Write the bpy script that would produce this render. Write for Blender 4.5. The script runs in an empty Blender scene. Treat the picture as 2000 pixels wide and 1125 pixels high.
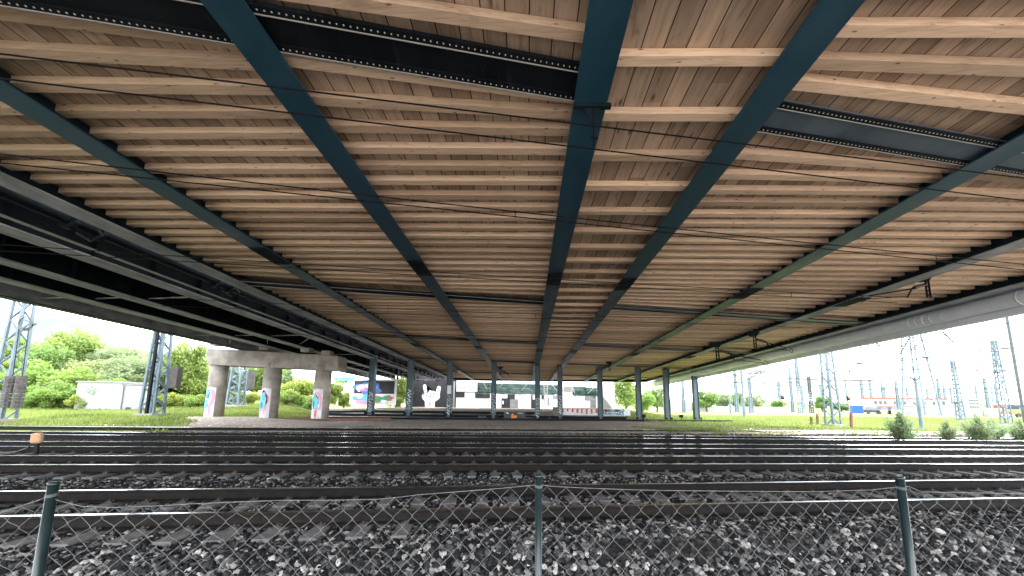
import bpy, bmesh, math, random
from mathutils import Vector, Matrix, noise as mnoise
R = math.radians
rnd = random.Random(7)
S = bpy.context.scene
C = S.collection

# ------------------------------------------------------------------ camera
F, PX, PY = 690.0, 1000.0, 697.0           # focal length and principal point in 2000 px wide photo pixels
HCAM = 1.65
pitch = math.atan(90.5 / F); roll = 0.0125
cam_d = bpy.data.cameras.new('camera'); cam = bpy.data.objects.new('camera', cam_d); C.objects.link(cam)
CR = Matrix.Rotation(R(90) + pitch, 3, 'X') @ Matrix.Rotation(roll, 3, 'Z')
cam.matrix_world = Matrix.Translation((0, 0, HCAM)) @ CR.to_4x4()
cam_d.sensor_width = 36; cam_d.lens = F / 2000 * 36
cam_d.shift_y = (PY - 562.5) / 2000
cam_d.clip_start = 0.05; cam_d.clip_end = 3000
S.camera = cam
O = Vector((0, 0, HCAM))
def ray(px, py): return CR @ Vector(((px - PX) / F, -(py - PY) / F, -1.0))
def atz(px, py, z):
    r = ray(px, py); return O + r * ((z - HCAM) / r.z)
def aty(px, py, Y):
    r = ray(px, py); return O + r * (Y / r.y)
def size_at(px, Y): return px * Y / F          # metres covered by px photo pixels at depth Y

# ------------------------------------------------------------------ materials
def mat(name, base=(.5, .5, .5), rough=.7, metal=0.0, spec=.5):
    m = bpy.data.materials.new(name); m.use_nodes = True
    b = m.node_tree.nodes['Principled BSDF']
    b.inputs['Base Color'].default_value = (*base, 1); b.inputs['Roughness'].default_value = rough
    b.inputs['Metallic'].default_value = metal; b.inputs['Specular IOR Level'].default_value = spec
    return m
class N:
    def __init__(s, m): s.t = m.node_tree; s.b = s.t.nodes.get('Principled BSDF')
    def n(s, ty, **k):
        x = s.t.nodes.new(ty)
        for a, v in k.items(): setattr(x, a, v)
        return x
    def l(s, a, b): s.t.links.new(a, b)
    def pos(s, obj=False):
        return s.n('ShaderNodeTexCoord').outputs['Object'] if obj else s.n('ShaderNodeNewGeometry').outputs['Position']
    def map(s, v, sc=(1, 1, 1), rot=(0, 0, 0), loc=(0, 0, 0)):
        m = s.n('ShaderNodeMapping'); s.l(v, m.inputs['Vector'])
        m.inputs['Scale'].default_value = sc; m.inputs['Rotation'].default_value = rot; m.inputs['Location'].default_value = loc
        return m.outputs[0]
    def noise(s, v, scale, detail=4, rough=.6, dist=0):
        x = s.n('ShaderNodeTexNoise'); s.l(v, x.inputs['Vector'])
        x.inputs['Scale'].default_value = scale; x.inputs['Detail'].default_value = detail
        x.inputs['Roughness'].default_value = rough; x.inputs['Distortion'].default_value = dist
        return x.outputs['Fac']
    def vor(s, v, scale, feat='F1'):
        x = s.n('ShaderNodeTexVoronoi', feature=feat); s.l(v, x.inputs['Vector']); x.inputs['Scale'].default_value = scale
        return x
    def ramp(s, f, stops, interp='LINEAR'):
        x = s.n('ShaderNodeValToRGB'); s.l(f, x.inputs['Fac']); e = x.color_ramp.elements; x.color_ramp.interpolation = interp
        while len(e) < len(stops): e.new(.5)
        for q, (p, c) in zip(e, stops):
            q.position = p; q.color = (*c, 1) if len(c) == 3 else c
        return x.outputs['Color']
    def fr(s, f, a, b, lo=0.0, hi=1.0):
        x = s.n('ShaderNodeMapRange'); x.inputs['From Min'].default_value = a; x.inputs['From Max'].default_value = b
        x.inputs['To Min'].default_value = lo; x.inputs['To Max'].default_value = hi
        s.l(f, x.inputs['Value']); return x.outputs[0]
    def mix(s, f, a, b, mode='MIX'):
        x = s.n('ShaderNodeMix', data_type='RGBA', blend_type=mode)
        for v, i in ((f, 0), (a, 6), (b, 7)):
            if isinstance(v, (int, float)): x.inputs[i].default_value = v
            elif isinstance(v, tuple): x.inputs[i].default_value = (*v, 1)
            else: s.l(v, x.inputs[i])
        return x.outputs[2]
    def math(s, op, a, b=None):
        x = s.n('ShaderNodeMath', operation=op)
        for i, v in enumerate((a, b)):
            if v is None: continue
            if isinstance(v, (int, float)): x.inputs[i].default_value = v
            else: s.l(v, x.inputs[i])
        return x.outputs[0]
    def col(s, c): s.l(c, s.b.inputs['Base Color'])
    def rough(s, c): s.l(c, s.b.inputs['Roughness'])
    def bump(s, h, st=.4, d=.01):
        x = s.n('ShaderNodeBump'); x.inputs['Strength'].default_value = st; x.inputs['Distance'].default_value = d
        s.l(h, x.inputs['Height']); s.l(x.outputs[0], s.b.inputs['Normal'])

def simple(name, c1, c2, scale=3, rough=.7, metal=0, bump=.2, detail=5, obj=False, stops=(.35, .7), spec=.5):
    m = mat(name, c1, rough, metal, spec); q = N(m); p = q.pos(obj)
    f = q.noise(p, scale, detail); q.col(q.ramp(f, [(stops[0], c1), (stops[1], c2)]))
    if bump: q.bump(q.noise(p, scale * 8, 4), bump, .01)
    return m

def wood_mat(name, planks):
    m = mat(name, (.4, .27, .16), .75, 0, .25); q = N(m)
    p = q.pos()
    # rotate into the deck's own frame (girders run about 2.5 degrees off the view axis)
    p = q.map(p, rot=(0, 0, .043))
    sep = q.n('ShaderNodeSeparateXYZ'); q.l(p, sep.inputs[0])
    wn = q.n('ShaderNodeTexWhiteNoise', noise_dimensions='3D' if planks else '1D')
    if planks:
        u = q.math('DIVIDE', sep.outputs[0], .325); fl = q.math('FLOOR', u); fra = q.math('FRACT', u)
        vv = q.math('FLOOR', q.math('ADD', q.math('DIVIDE', sep.outputs[1], 3.1), q.math('MULTIPLY', fl, .37)))
        cb = q.n('ShaderNodeCombineXYZ'); q.l(fl, cb.inputs[0]); q.l(vv, cb.inputs[1]); q.l(cb.outputs[0], wn.inputs['Vector'])
        grain = q.map(p, sc=(6, .5, 6)); knots = q.map(p, sc=(3.3, 1.2, 3.3)); stv = q.map(p, sc=(5, 1.1, 5))
        tone = wn.outputs['Value']
    else:
        at = q.n('ShaderNodeAttribute', attribute_name='tone'); tone = at.outputs['Fac']
        cb = q.n('ShaderNodeCombineXYZ'); q.l(q.math('MULTIPLY', tone, 37.0), cb.inputs[2])
        va = q.n('ShaderNodeVectorMath', operation='ADD'); q.l(p, va.inputs[0]); q.l(cb.outputs[0], va.inputs[1]); p2 = va.outputs[0]
        grain = q.map(p2, sc=(.8, 12, 12)); knots = q.map(p2, sc=(2.4, 8, 8)); stv = q.map(p2, sc=(.7, 3, 3))
    g = q.noise(grain, 2.2, 6, .62, .8)
    if planks:
        base = q.ramp(g, [(.25, (.31, .235, .175)), (.5, (.45, .35, .268)), (.8, (.54, .43, .335))])
    else:
        base = q.ramp(g, [(.28, (.57, .42, .30)), (.5, (.75, .585, .445)), (.75, (.83, .69, .545))])
    base = q.mix(1.0, base, q.ramp(tone, [(0, (.62, .58, .54)), (.5, (.92, .90, .88)), (1, (1.15, 1.1, 1.05))]), 'MULTIPLY')
    # weather stains
    s_ = q.fr(q.noise(stv, 1.3, 5, .65, 1.0), .56, .74)
    base = q.mix(q.math('MULTIPLY', s_, .70 if planks else .34), base, (.10, .06, .035))
    # knots
    v = q.vor(knots, 1.0)
    k = q.fr(v.outputs['Distance'], .05, .13, 1, 0)
    base = q.mix(q.math('MULTIPLY', k, .85), base, (.07, .035, .018))
    if planks:
        e = q.math('MINIMUM', fra, q.math('SUBTRACT', 1.0, fra))
        gap = q.fr(e, .018, .034, 1, 0)
        base = q.mix(gap, base, (.012, .008, .006))
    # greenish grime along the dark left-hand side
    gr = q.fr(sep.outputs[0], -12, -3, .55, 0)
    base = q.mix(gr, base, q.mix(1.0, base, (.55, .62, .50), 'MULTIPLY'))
    q.col(base); q.bump(g, .25, .004)
    return m

M = {}
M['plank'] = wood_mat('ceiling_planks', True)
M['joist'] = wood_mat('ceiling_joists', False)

def steel_blue(name, a, b, rust=.15, rough=.42, sp=.4):
    m = mat(name, a, rough, 0, sp); q = N(m); p = q.pos()
    f = q.noise(q.map(p, sc=(1, .5, 1)), 1.6, 6, .6); c = q.ramp(f, [(.3, a), (.7, b)])
    r = q.fr(q.noise(p, 5, 6, .7), .64, .78); c = q.mix(q.math('MULTIPLY', r, rust), c, (.09, .06, .045))
    st = q.fr(q.noise(q.map(p, sc=(9, .6, 3)), 2, 4), .6, .8); c = q.mix(q.math('MULTIPLY', st, .25), c, (.10, .13, .15))
    q.col(c); q.rough(q.fr(f, .3, .7, rough - .08, rough + .15)); q.bump(q.noise(p, 22, 4), .12, .004)
    return m
M['steel'] = steel_blue('blue_painted_steel', (.010, .043, .072), (.017, .064, .100))
M['steel_web'] = steel_blue('dark_girder_web', (.004, .009, .014), (.009, .018, .026), .15, .5, .12)
M['black_steel'] = steel_blue('blackened_steel', (.003, .005, .007), (.008, .011, .015), .2, .55, .12)
M['plate'] = steel_blue('lit_blue_grey_plate', (.035, .055, .08), (.10, .135, .175), .1, .45)  # paler copy for the right-hand cross girders, bluish light painted into the colour
M['grey_steel'] = steel_blue('grey_weathered_steel', (.13, .15, .165), (.42, .45, .475), .2, .6, .15)
M['col_steel'] = steel_blue('column_paint', (.045, .085, .11), (.085, .135, .16), .3, .45)
M['pipe'] = simple('grey_pipe_lagging', (.62, .67, .74), (.78, .82, .88), 1.2, .45, 0, .15)
M['rivet'] = mat('bare_rivet_heads', (.55, .55, .52), .4)
M['edge'] = mat('pale_paint_edge', (.32, .33, .33), .5)
M['wire'] = mat('dark_wire', (.006, .006, .007), .7, 0, .08)
M['galv'] = simple('galvanised_wire', (.12, .125, .125), (.22, .225, .225), 30, .6, .1, 0)
M['post_green'] = simple('green_post_coating', (.004, .013, .015), (.008, .022, .025), 14, .3, 0, .05)
M['concrete'] = simple('pier_concrete', (.20, .18, .155), (.36, .33, .29), 1.3, .85, 0, .35, 7)
M['sleeper'] = simple('sleeper_concrete', (.085, .085, .09), (.17, .167, .162), 6, .85, 0, .5, 7)
M['rail_top'] = mat('polished_rail_head', (.75, .76, .80), .16, 1.0)
M['rail_side'] = simple('rusty_rail_side', (.005, .0045, .0045), (.014, .011, .009), 9, .7, 0, .3, spec=.15)
M['clip'] = mat('rail_clips', (.05, .045, .04), .5, .5)
M['white_paint'] = simple('white_wall_paint', (.82, .84, .84), (.90, .92, .92), .8, .7, 0, .1)
M['yard_white'] = simple('yard_building_render', (.26, .27, .28), (.34, .35, .36), .5, .8, 0, .1)
M['black_paint'] = simple('black_wall_paint', (.012, .012, .016), (.035, .034, .040), 1.2, .6, 0, .2)
M['grey_paint'] = simple('grey_wall_paint', (.20, .20, .20), (.30, .30, .30), 1.5, .7, 0, .1)
M['cream'] = simple('cream_sheet', (.60, .58, .50), (.72, .70, .61), 1, .6, 0, .1)
M['net'] = None
M['mast'] = simple('mast_galvanised_paint', (.065, .10, .125), (.13, .175, .205), 2, .5, 0, .1)
M['mast_dark'] = simple('mast_dark_paint', (.025, .035, .04), (.05, .065, .07), 2, .5, 0, .1)
M['mast_rust'] = simple('rusty_brown_steel', (.10, .045, .035), (.17, .08, .06), 3, .7, 0, .1)
M['insul'] = mat('brown_insulator_glaze', (.035, .03, .035), .25)
M['weight'] = simple('iron_tension_weights', (.04, .036, .034), (.085, .075, .07), 3, .75, 0, .2)
M['boxtan'] = simple('tan_plastic_cover', (.42, .24, .12), (.55, .33, .17), 4, .5, 0, .1)
M['rubber'] = mat('black_cable', (.015, .015, .016), .5)
M['teal'] = mat('teal_paint', (.10, .38, .42), .6)
M['cyan'] = mat('cyan_spray', (.16, .50, .60), .7)
M['dcyan'] = mat('deep_cyan_spray', (.02, .22, .36), .7)
M['pink'] = mat('pink_spray', (.70, .30, .42), .7)
M['red'] = mat('red_spray', (.60, .13, .12), .7)
M['orange'] = mat('orange_spray', (.70, .22, .05), .7)
M['green_s'] = mat('green_spray', (.05, .35, .16), .7)
M['violet'] = mat('violet_spray', (.34, .30, .68), .7)
M['blue_s'] = mat('blue_spray', (.10, .22, .62), .7)
M['white_s'] = mat('white_spray', (.90, .92, .92), .7)
M['chalk'] = simple('chalky_white_paint', (.50, .51, .53), (.66, .67, .70), 2, .8, 0, .1)
M['black_s'] = mat('black_outline_spray', (.01, .01, .012), .7)
M['roofred'] = mat('red_roof_trim', (.30, .045, .035), .6)
M['glass'] = mat('dark_window_glass', (.02, .03, .04), .12)
M['blue_c'] = mat('blue_container_paint', (.012, .08, .26), .5)
M['trunk'] = simple('tree_bark', (.06, .045, .03), (.13, .10, .07), 6, .9, 0, .5)

def leaf_mat(name, a, b, trans=.5):
    m = bpy.data.materials.new(name); m.use_nodes = True; q = N(m)
    q.b.inputs['Roughness'].default_value = .55
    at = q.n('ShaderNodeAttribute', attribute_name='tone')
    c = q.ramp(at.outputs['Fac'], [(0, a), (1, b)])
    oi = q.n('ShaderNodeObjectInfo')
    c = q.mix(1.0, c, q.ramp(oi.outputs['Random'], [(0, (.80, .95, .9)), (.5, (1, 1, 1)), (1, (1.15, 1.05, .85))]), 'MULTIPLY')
    q.col(c)
    tr = q.n('ShaderNodeBsdfTranslucent'); q.l(c, tr.inputs['Color'])
    mx = q.n('ShaderNodeMixShader'); mx.inputs[0].default_value = trans
    out = [x for x in m.node_tree.nodes if x.type == 'OUTPUT_MATERIAL'][0]
    q.l(q.b.outputs[0], mx.inputs[1]); q.l(tr.outputs[0], mx.inputs[2]); q.l(mx.outputs[0], out.inputs[0])
    return m
M['leafA'] = leaf_mat('leaves_fresh_green', (.10, .17, .045), (.30, .42, .12))
M['leafB'] = leaf_mat('leaves_yellow_green', (.14, .21, .045), (.40, .50, .13))
M['leafC'] = leaf_mat('leaves_grey_green', (.14, .20, .09), (.36, .43, .23))
M['grass'] = leaf_mat('grass_blades', (.09, .135, .03), (.30, .37, .10))

def net_mat():
    m = mat('green_debris_net', (.02, .30, .24), .7); q = N(m)
    p = q.map(q.pos(), sc=(1, 1, 1))
    f = q.noise(q.map(p, sc=(.5, 1, 2.5)), 1.5, 5)
    q.col(q.ramp(f, [(.35, (.004, .08, .07)), (.6, (.01, .20, .17)), (.8, (.05, .36, .31))]))
    q.l(q.fr(f, .3, .7, 1.0, .86), q.b.inputs['Alpha']); return m
M['net'] = net_mat()

def rock_mat():
    m = mat('ballast_stone', (.1, .1, .1), .8, 0, .12); q = N(m)
    oi = q.n('ShaderNodeObjectInfo')
    c = q.ramp(oi.outputs['Random'], [(0, (.006, .0065, .007)), (.42, (.020, .021, .023)), (.74, (.075, .076, .078)), (.92, (.22, .215, .208)), (1, (.44, .42, .40))])
    p = q.pos(); c = q.mix(1.0, c, q.ramp(q.noise(p, 60, 4), [(.3, (.65, .65, .65)), (.7, (1.2, 1.2, 1.2))]), 'MULTIPLY')
    q.col(c); q.bump(q.noise(p, 120, 3), .4, .003); return m
M['rock'] = rock_mat()

def ground_mat():
    m = mat('ground_surface', (.1, .1, .1), .95, 0, .2); q = N(m); p = q.pos()
    # ballast look
    v = q.vor(p, 17); vc = q.n('ShaderNodeSeparateColor'); q.l(v.outputs['Color'], vc.inputs[0])
    bal = q.ramp(vc.outputs[0], [(0, (.006, .006, .007)), (.6, (.018, .018, .018)), (1, (.05, .048, .047))])
    # brown coarse gravel
    v2 = q.vor(p, 9); vc2 = q.n('ShaderNodeSeparateColor'); q.l(v2.outputs['Color'], vc2.inputs[0])
    dirt = q.ramp(vc2.outputs[0], [(0, (.22, .175, .14)), (.6, (.42, .35, .295)), (1, (.62, .56, .50))])
    dirt = q.mix(q.fr(q.noise(p, .35, 4), .4, .65), dirt, (.30, .27, .24))
    gn = q.noise(p, .8, 6, .7); grass = q.ramp(gn, [(.3, (.12, .155, .04)), (.55, (.22, .26, .08)), (.75, (.36, .35, .18))])
    a1 = q.n('ShaderNodeAttribute', attribute_name='dirt').outputs['Fac']
    a2 = q.n('ShaderNodeAttribute', attribute_name='grass').outputs['Fac']
    e = q.math('MULTIPLY', q.math('SUBTRACT', q.noise(p, 1.1, 6, .7), .5), 1.4)
    f1 = q.fr(q.math('ADD', a1, e), .4, .6); f2 = q.fr(q.math('ADD', a2, e), .42, .58)
    c = q.mix(f1, bal, dirt); c = q.mix(f2, c, grass)
    q.col(c); q.bump(v.outputs['Distance'], .9, .05); return m
M['ground'] = ground_mat()
M['slab'] = simple('platform_concrete', (.20, .17, .14), (.34, .30, .26), .7, .9, 0, .3, 7)

# ------------------------------------------------------------------ mesh builder
class MB:
    def __init__(s): s.v = []; s.f = []; s.mi = []; s.tone = []; s.cur = 0; s.t = .5
    def add(s, vs, fs):
        o = len(s.v); s.v += [tuple(v) for v in vs]; s.f += [tuple(o + i for i in f) for f in fs]
        s.mi += [s.cur] * len(fs); s.tone += [s.t] * len(vs)
    def hexa(s, p): s.add(p, [(0, 3, 2, 1), (4, 5, 6, 7), (0, 1, 5, 4), (1, 2, 6, 5), (2, 3, 7, 6), (3, 0, 4, 7)])
    def box(s, c, d, rz=0, B=None):
        cx, cy, cz = c; hx, hy, hzz = d[0] / 2, d[1] / 2, d[2] / 2; ca, sa = math.cos(rz), math.sin(rz); P = []
        for z in (-hzz, hzz):
            for x, y in ((-hx, -hy), (hx, -hy), (hx, hy), (-hx, hy)):
                P.append((cx + x * ca - y * sa, cy + x * sa + y * ca, cz + z))
        s.hexa(P)
    def bar(s, a, b, w, h=None, up=(0, 0, 1)):
        a = Vector(a); b = Vector(b); h = h or w; d = (b - a)
        if d.length < 1e-6: return
        d.normalize(); u = Vector(up)
        if abs(d.dot(u)) > .98: u = Vector((0, 1, 0))
        x = d.cross(u).normalized(); y = x.cross(d).normalized(); P = []
        for e in (a, b):
            for i, j in ((-1, -1), (1, -1), (1, 1), (-1, 1)): P.append(e + x * (i * w / 2) + y * (j * h / 2))
        s.add(P, [(0, 1, 2, 3), (7, 6, 5, 4), (4, 5, 1, 0), (5, 6, 2, 1), (6, 7, 3, 2), (7, 4, 0, 3)])
    def tube(s, pts, r, n=6, cap=True, rs=None):
        pts = [Vector(p) for p in pts]; rings = []; prev = None
        o = len(s.v)
        for i, p in enumerate(pts):
            d = (pts[min(i + 1, len(pts) - 1)] - pts[max(i - 1, 0)]).normalized()
            if prev is None:
                u = Vector((0, 0, 1)) if abs(d.z) < .95 else Vector((1, 0, 0))
                x = d.cross(u).normalized()
            else: x = (prev - d * prev.dot(d)).normalized()
            prev = x; y = d.cross(x); rr = rs[i] if rs else r
            for k in range(n):
                a = 2 * math.pi * k / n; s.v.append(tuple(p + x * (math.cos(a) * rr) + y * (math.sin(a) * rr))); s.tone.append(s.t)
        for i in range(len(pts) - 1):
            for k in range(n):
                k2 = (k + 1) % n
                s.f.append((o + i * n + k, o + i * n + k2, o + (i + 1) * n + k2, o + (i + 1) * n + k)); s.mi.append(s.cur)
        if cap:
            s.f.append(tuple(o + k for k in reversed(range(n)))); s.mi.append(s.cur)
            s.f.append(tuple(o + (len(pts) - 1) * n + k for k in range(n))); s.mi.append(s.cur)
    def poly(s, pts): s.add(pts, [tuple(range(len(pts)))])
    def build(s, name, mats, parent=None, smooth=False, bevel=0, tone=False):
        me = bpy.data.meshes.new(name)
        org = Vector((0, 0, 0))
        if parent is None and s.v:        # put the origin at the base
            xs = [v[0] for v in s.v]; ys = [v[1] for v in s.v]; zs = [v[2] for v in s.v]
            org = Vector(((min(xs) + max(xs)) / 2, (min(ys) + max(ys)) / 2, min(zs)))
        elif parent is not None: org = Vector(parent['org']) if 'org' in parent else Vector((0, 0, 0))
        me.from_pydata([(v[0] - org.x, v[1] - org.y, v[2] - org.z) for v in s.v], [], s.f)
        if not isinstance(mats, (list, tuple)): mats = [mats]
        for m in mats: me.materials.append(m)
        if len(mats) > 1: me.polygons.foreach_set('material_index', s.mi)
        if smooth: me.polygons.foreach_set('use_smooth', [True] * len(s.f))
        if tone:
            at = me.attributes.new('tone', 'FLOAT', 'POINT'); at.data.foreach_set('value', s.tone)
        me.validate(); me.update()
        o = bpy.data.objects.new(name, me); C.objects.link(o)
        if parent: o.parent = parent; 
        else: o.location = org
        if parent is None: ORG[o.name] = org
        else: SUB[o.name] = org
        if bevel:
            b = o.modifiers.new('bevel', 'BEVEL'); b.width = bevel; b.segments = 2; b.limit_method = 'ANGLE'
        return o
ORG = {}; SUB = {}
def root(name, loc, label, cat, group=None):
    o = bpy.data.objects.new(name, None); C.objects.link(o); o.location = loc; o.empty_display_size = .2
    o['label'] = label; o['category'] = cat
    if group: o['group'] = group
    CUR[o.name] = tuple(loc); return o
CUR = {}
def part(mb, name, mats, par, **k):
    """child of thing or of part; coordinates given in world space"""
    o = mb.build(name, mats, None, **k)
    base = Vector(CUR[par.name]); loc = o.location.copy()
    # bake back to the parent's frame
    o.parent = par; o.location = loc - base; CUR[o.name] = tuple(loc); return o
def tag(o, label, cat, group=None, kind=None):
    if label: o['label'] = label
    if cat: o['category'] = cat
    if group: o['group'] = group
    if kind: o['kind'] = kind
    CUR[o.name] = tuple(o.location); return o
def copy_tree(o, par=None):
    c = o.copy(); C.objects.link(c)
    if par: c.parent = par
    for ch in o.children: copy_tree(ch, c)
    return c

# ------------------------------------------------------------------ terrain
def sm(x): x = max(0., min(1., x)); return x * x * (3 - 2 * x)
def rail1(x): return 5.80 + .118 * x
def hz(x, y):
    s = y - (rail1(x) - .72)
    if s < 0: z = -.21 + .62 * s; z = max(z, -.98)
    else: z = -.262 - .012 * sm(s * 2)
    yy = y - .06 * x
    if .62 > s > -.25 and x > -1.0 + .8 * math.sin(x * 3): z = max(z, -.188)
    z += .274 * sm((yy - 21.5) / 3)
    if x < 0:
        lf = sm((-x - .50 * y) / 7)
        z += lf * (.28 * sm((yy - 23) / 6) + .075 * max(0, y - 34) * (1 if y < 62 else 62 / y))
    ctr = sm((x + 26) / 8) * sm((24 - x) / 8)
    z += (1 - (sm((-x - .50 * y) / 7) if x < 0 else 0)) * ctr * .80 * sm((y - 40) / 14)
    z += .05 * (mnoise.noise((x * .25, y * .25, 0))) * (1 if y > 23 else 0)
    return z
def kg(y): return .93 - .37 * sm((y - 27) / 5)
def lin(a, b, n): return [a + (b - a) * i / (n - 1) for i in range(n)]
def build_ground():
    ys = [-400, -150, -60, -25, -10, -4, 0] + lin(.5, 8, 46) + lin(8.4, 30, 60) + lin(31, 70, 50) + lin(73, 140, 22) + [160, 200, 260, 350, 500, 800, 1400]
    pos = lin(0, 14, 42) + lin(14.7, 45, 44) + lin(47, 100, 24) + [115, 140, 180, 240, 340, 500, 800, 1400]
    xs = sorted(set([-p for p in pos] + pos))
    vs, fs, dirt, grass = [], [], [], []
    for y in ys:
        for x in xs:
            vs.append((x, y, hz(x, y)))
            yy = y - .06 * x
            d = sm((yy - 21) / 2.5)
            g = 0.
            if x < 0: g = sm((-x - kg(y) * y) / 3 + .5) * sm((yy - 20.6) / 1.5)
            else: g = sm((x - 14 + max(0, y - 25) * .1) / 4) * sm((yy - 22.3) / 2.5)
            if y > 66: g = 1
            if y < 2: g = 0; d = 1
            if g < .5 and rail1(x) - y > 1.9: d = .75
            dirt.append(d); grass.append(g)
    nx = len(xs)
    for j in range(len(ys) - 1):
        for i in range(nx - 1):
            a = j * nx + i; fs.append((a, a + 1, a + nx + 1, a + nx))
    me = bpy.data.meshes.new('ground'); me.from_pydata(vs, [], fs); me.materials.append(M['ground'])
    for nm, dd in (('dirt', dirt), ('grass', grass)):
        a = me.attributes.new(nm, 'FLOAT', 'POINT'); a.data.foreach_set('value', dd)
    me.polygons.foreach_set('use_smooth', [True] * len(fs))
    o = bpy.data.objects.new('ground', me); C.objects.link(o); o['kind'] = 'structure'; return o
build_ground()

# ------------------------------------------------------------------ ballast stones (stuff)
def rock_group(density, smin, smax, seed, sub=2):
    ng = bpy.data.node_groups.new('ballast_scatter', 'GeometryNodeTree')
    ng.interface.new_socket('Geometry', in_out='INPUT', socket_type='NodeSocketGeometry')
    ng.interface.new_socket('Geometry', in_out='OUTPUT', socket_type='NodeSocketGeometry')
    nn = ng.nodes; L = ng.links.new
    gi = nn.new('NodeGroupInput'); go = nn.new('NodeGroupOutput')
    dp = nn.new('GeometryNodeDistributePointsOnFaces'); dp.inputs['Density'].default_value = density; dp.inputs['Seed'].default_value = seed
    L(gi.outputs[0], dp.inputs['Mesh'])
    jg = nn.new('GeometryNodeJoinGeometry')
    for k in range(6):
        ic = nn.new('GeometryNodeMeshIcoSphere'); ic.inputs['Radius'].default_value = 1; ic.inputs['Subdivisions'].default_value = sub
        nz = nn.new('ShaderNodeTexNoise'); nz.noise_dimensions = '4D'; nz.inputs['W'].default_value = k * 7.3 + seed; nz.inputs['Scale'].default_value = 1.1; nz.inputs['Detail'].default_value = 1
        sb = nn.new('ShaderNodeVectorMath'); sb.operation = 'SUBTRACT'; sb.inputs[1].default_value = (.5, .5, .5)
        sc = nn.new('ShaderNodeVectorMath'); sc.operation = 'MULTIPLY'; sc.inputs[1].default_value = (2.2, 2.2, 1.8)
        sp = nn.new('GeometryNodeSetPosition')
        L(ic.outputs['Mesh'], sp.inputs['Geometry']); L(nz.outputs['Color'], sb.inputs[0]); L(sb.outputs[0], sc.inputs[0]); L(sc.outputs[0], sp.inputs['Offset'])
        tr = nn.new('GeometryNodeTransform'); tr.inputs['Scale'].default_value = (1, .62 + .06 * k, .5 + .05 * k)
        L(sp.outputs[0], tr.inputs['Geometry'])
        sm_ = nn.new('GeometryNodeSetMaterial'); sm_.inputs['Material'].default_value = M['rock']; L(tr.outputs[0], sm_.inputs['Geometry'])
        g2i = nn.new('GeometryNodeGeometryToInstance'); L(sm_.outputs[0], g2i.inputs[0]); L(g2i.outputs[0], jg.inputs[0])
    ip = nn.new('GeometryNodeInstanceOnPoints'); ip.inputs['Pick Instance'].default_value = True
    L(dp.outputs['Points'], ip.inputs['Points']); L(jg.outputs[0], ip.inputs['Instance'])
    rr = nn.new('FunctionNodeRandomValue'); rr.data_type = 'FLOAT_VECTOR'; rr.inputs[0].default_value = (-.9, -.9, 0); rr.inputs[1].default_value = (.9, .9, 6.28)
    e2r = nn.new('FunctionNodeEulerToRotation'); L(rr.outputs[0], e2r.inputs[0]); L(e2r.outputs[0], ip.inputs['Rotation'])
    rs = nn.new('FunctionNodeRandomValue'); rs.data_type = 'FLOAT'; rs.inputs[2].default_value = smin; rs.inputs[3].default_value = smax
    L(rs.outputs[1], ip.inputs['Scale'])
    L(ip.outputs[0], go.inputs[0]); return ng
def ballast(xl, xr, ya, yb, step, dens, smin, smax, seed, label, dz=0, sub=2):
    # bed follows the skew of the tracks: y = ya + k*x
    mb = MB(); nx = max(2, int((xr - xl) / .5)); ny = max(2, int((yb - ya) / step))
    idx = {}
    for j in range(ny + 1):
        for i in range(nx + 1):
            x = xl + (xr - xl) * i / nx; t = j / ny
            y = (ya + (yb - ya) * t) + .118 * x * max(.55, 1 - .35 * t)
            y = max(y, 1.4)
            idx[i, j] = len(mb.v); mb.v.append((x, y, hz(x, y) + dz + .004)); mb.tone.append(0)
    for j in range(ny):
        for i in range(nx):
            mb.f.append((idx[i, j], idx[i + 1, j], idx[i + 1, j + 1], idx[i, j + 1])); mb.mi.append(0)
    o = mb.build('ballast', M['rock']); tag(o, label, 'gravel', kind='stuff')
    md = o.modifiers.new('stones', 'NODES'); md.node_group = rock_group(dens, smin, smax, seed, sub)
    return o
ballast(-7.5, 12, 3.0, 6.3, .2, 520, .028, .058, 1, 'dark broken stone ballast on the slope in front of the nearest track')
ballast(-15, 17, 6.31, 12.3, .4, 330, .024, .046, 2, 'dark ballast between the two nearest tracks')
ballast(-27, 33, 12.31, 22.5, .6, 130, .035, .06, 3, 'dark ballast under the farther tracks', sub=1)

# ------------------------------------------------------------------ railway tracks
PROF = [(-.075, -.205), (.075, -.205), (.075, -.190), (.014, -.168), (.014, -.055), (.037, -.042), (.037, -.006), (.029, 0), (-.029, 0), (-.037, -.006), (-.037, -.042), (-.014, -.055), (-.014, -.168), (-.075, -.190)]
def rail_mesh(a, b, gap=None):
    a = Vector(a); b = Vector(b); d = (b - a).normalized(); n = Vector((-d.y, d.x, 0)).normalized()
    mb = MB(); k = len(PROF); segs = 12; vs = []
    for i in range(segs + 1):
        p = a.lerp(b, i / segs)
        for x, z in PROF: vs.append(p + n * x + Vector((0, 0, z)))
    o = len(mb.v); mb.v += [tuple(v) for v in vs]; mb.tone += [0] * len(vs)
    for i in range(segs):
        for j in range(k):
            j2 = (j + 1) % k
            mb.f.append((i * k + j, (i + 1) * k + j, (i + 1) * k + j2, i * k + j2)); mb.mi.append(1 if j in (6, 7, 8) else 0)
    return mb
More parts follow.
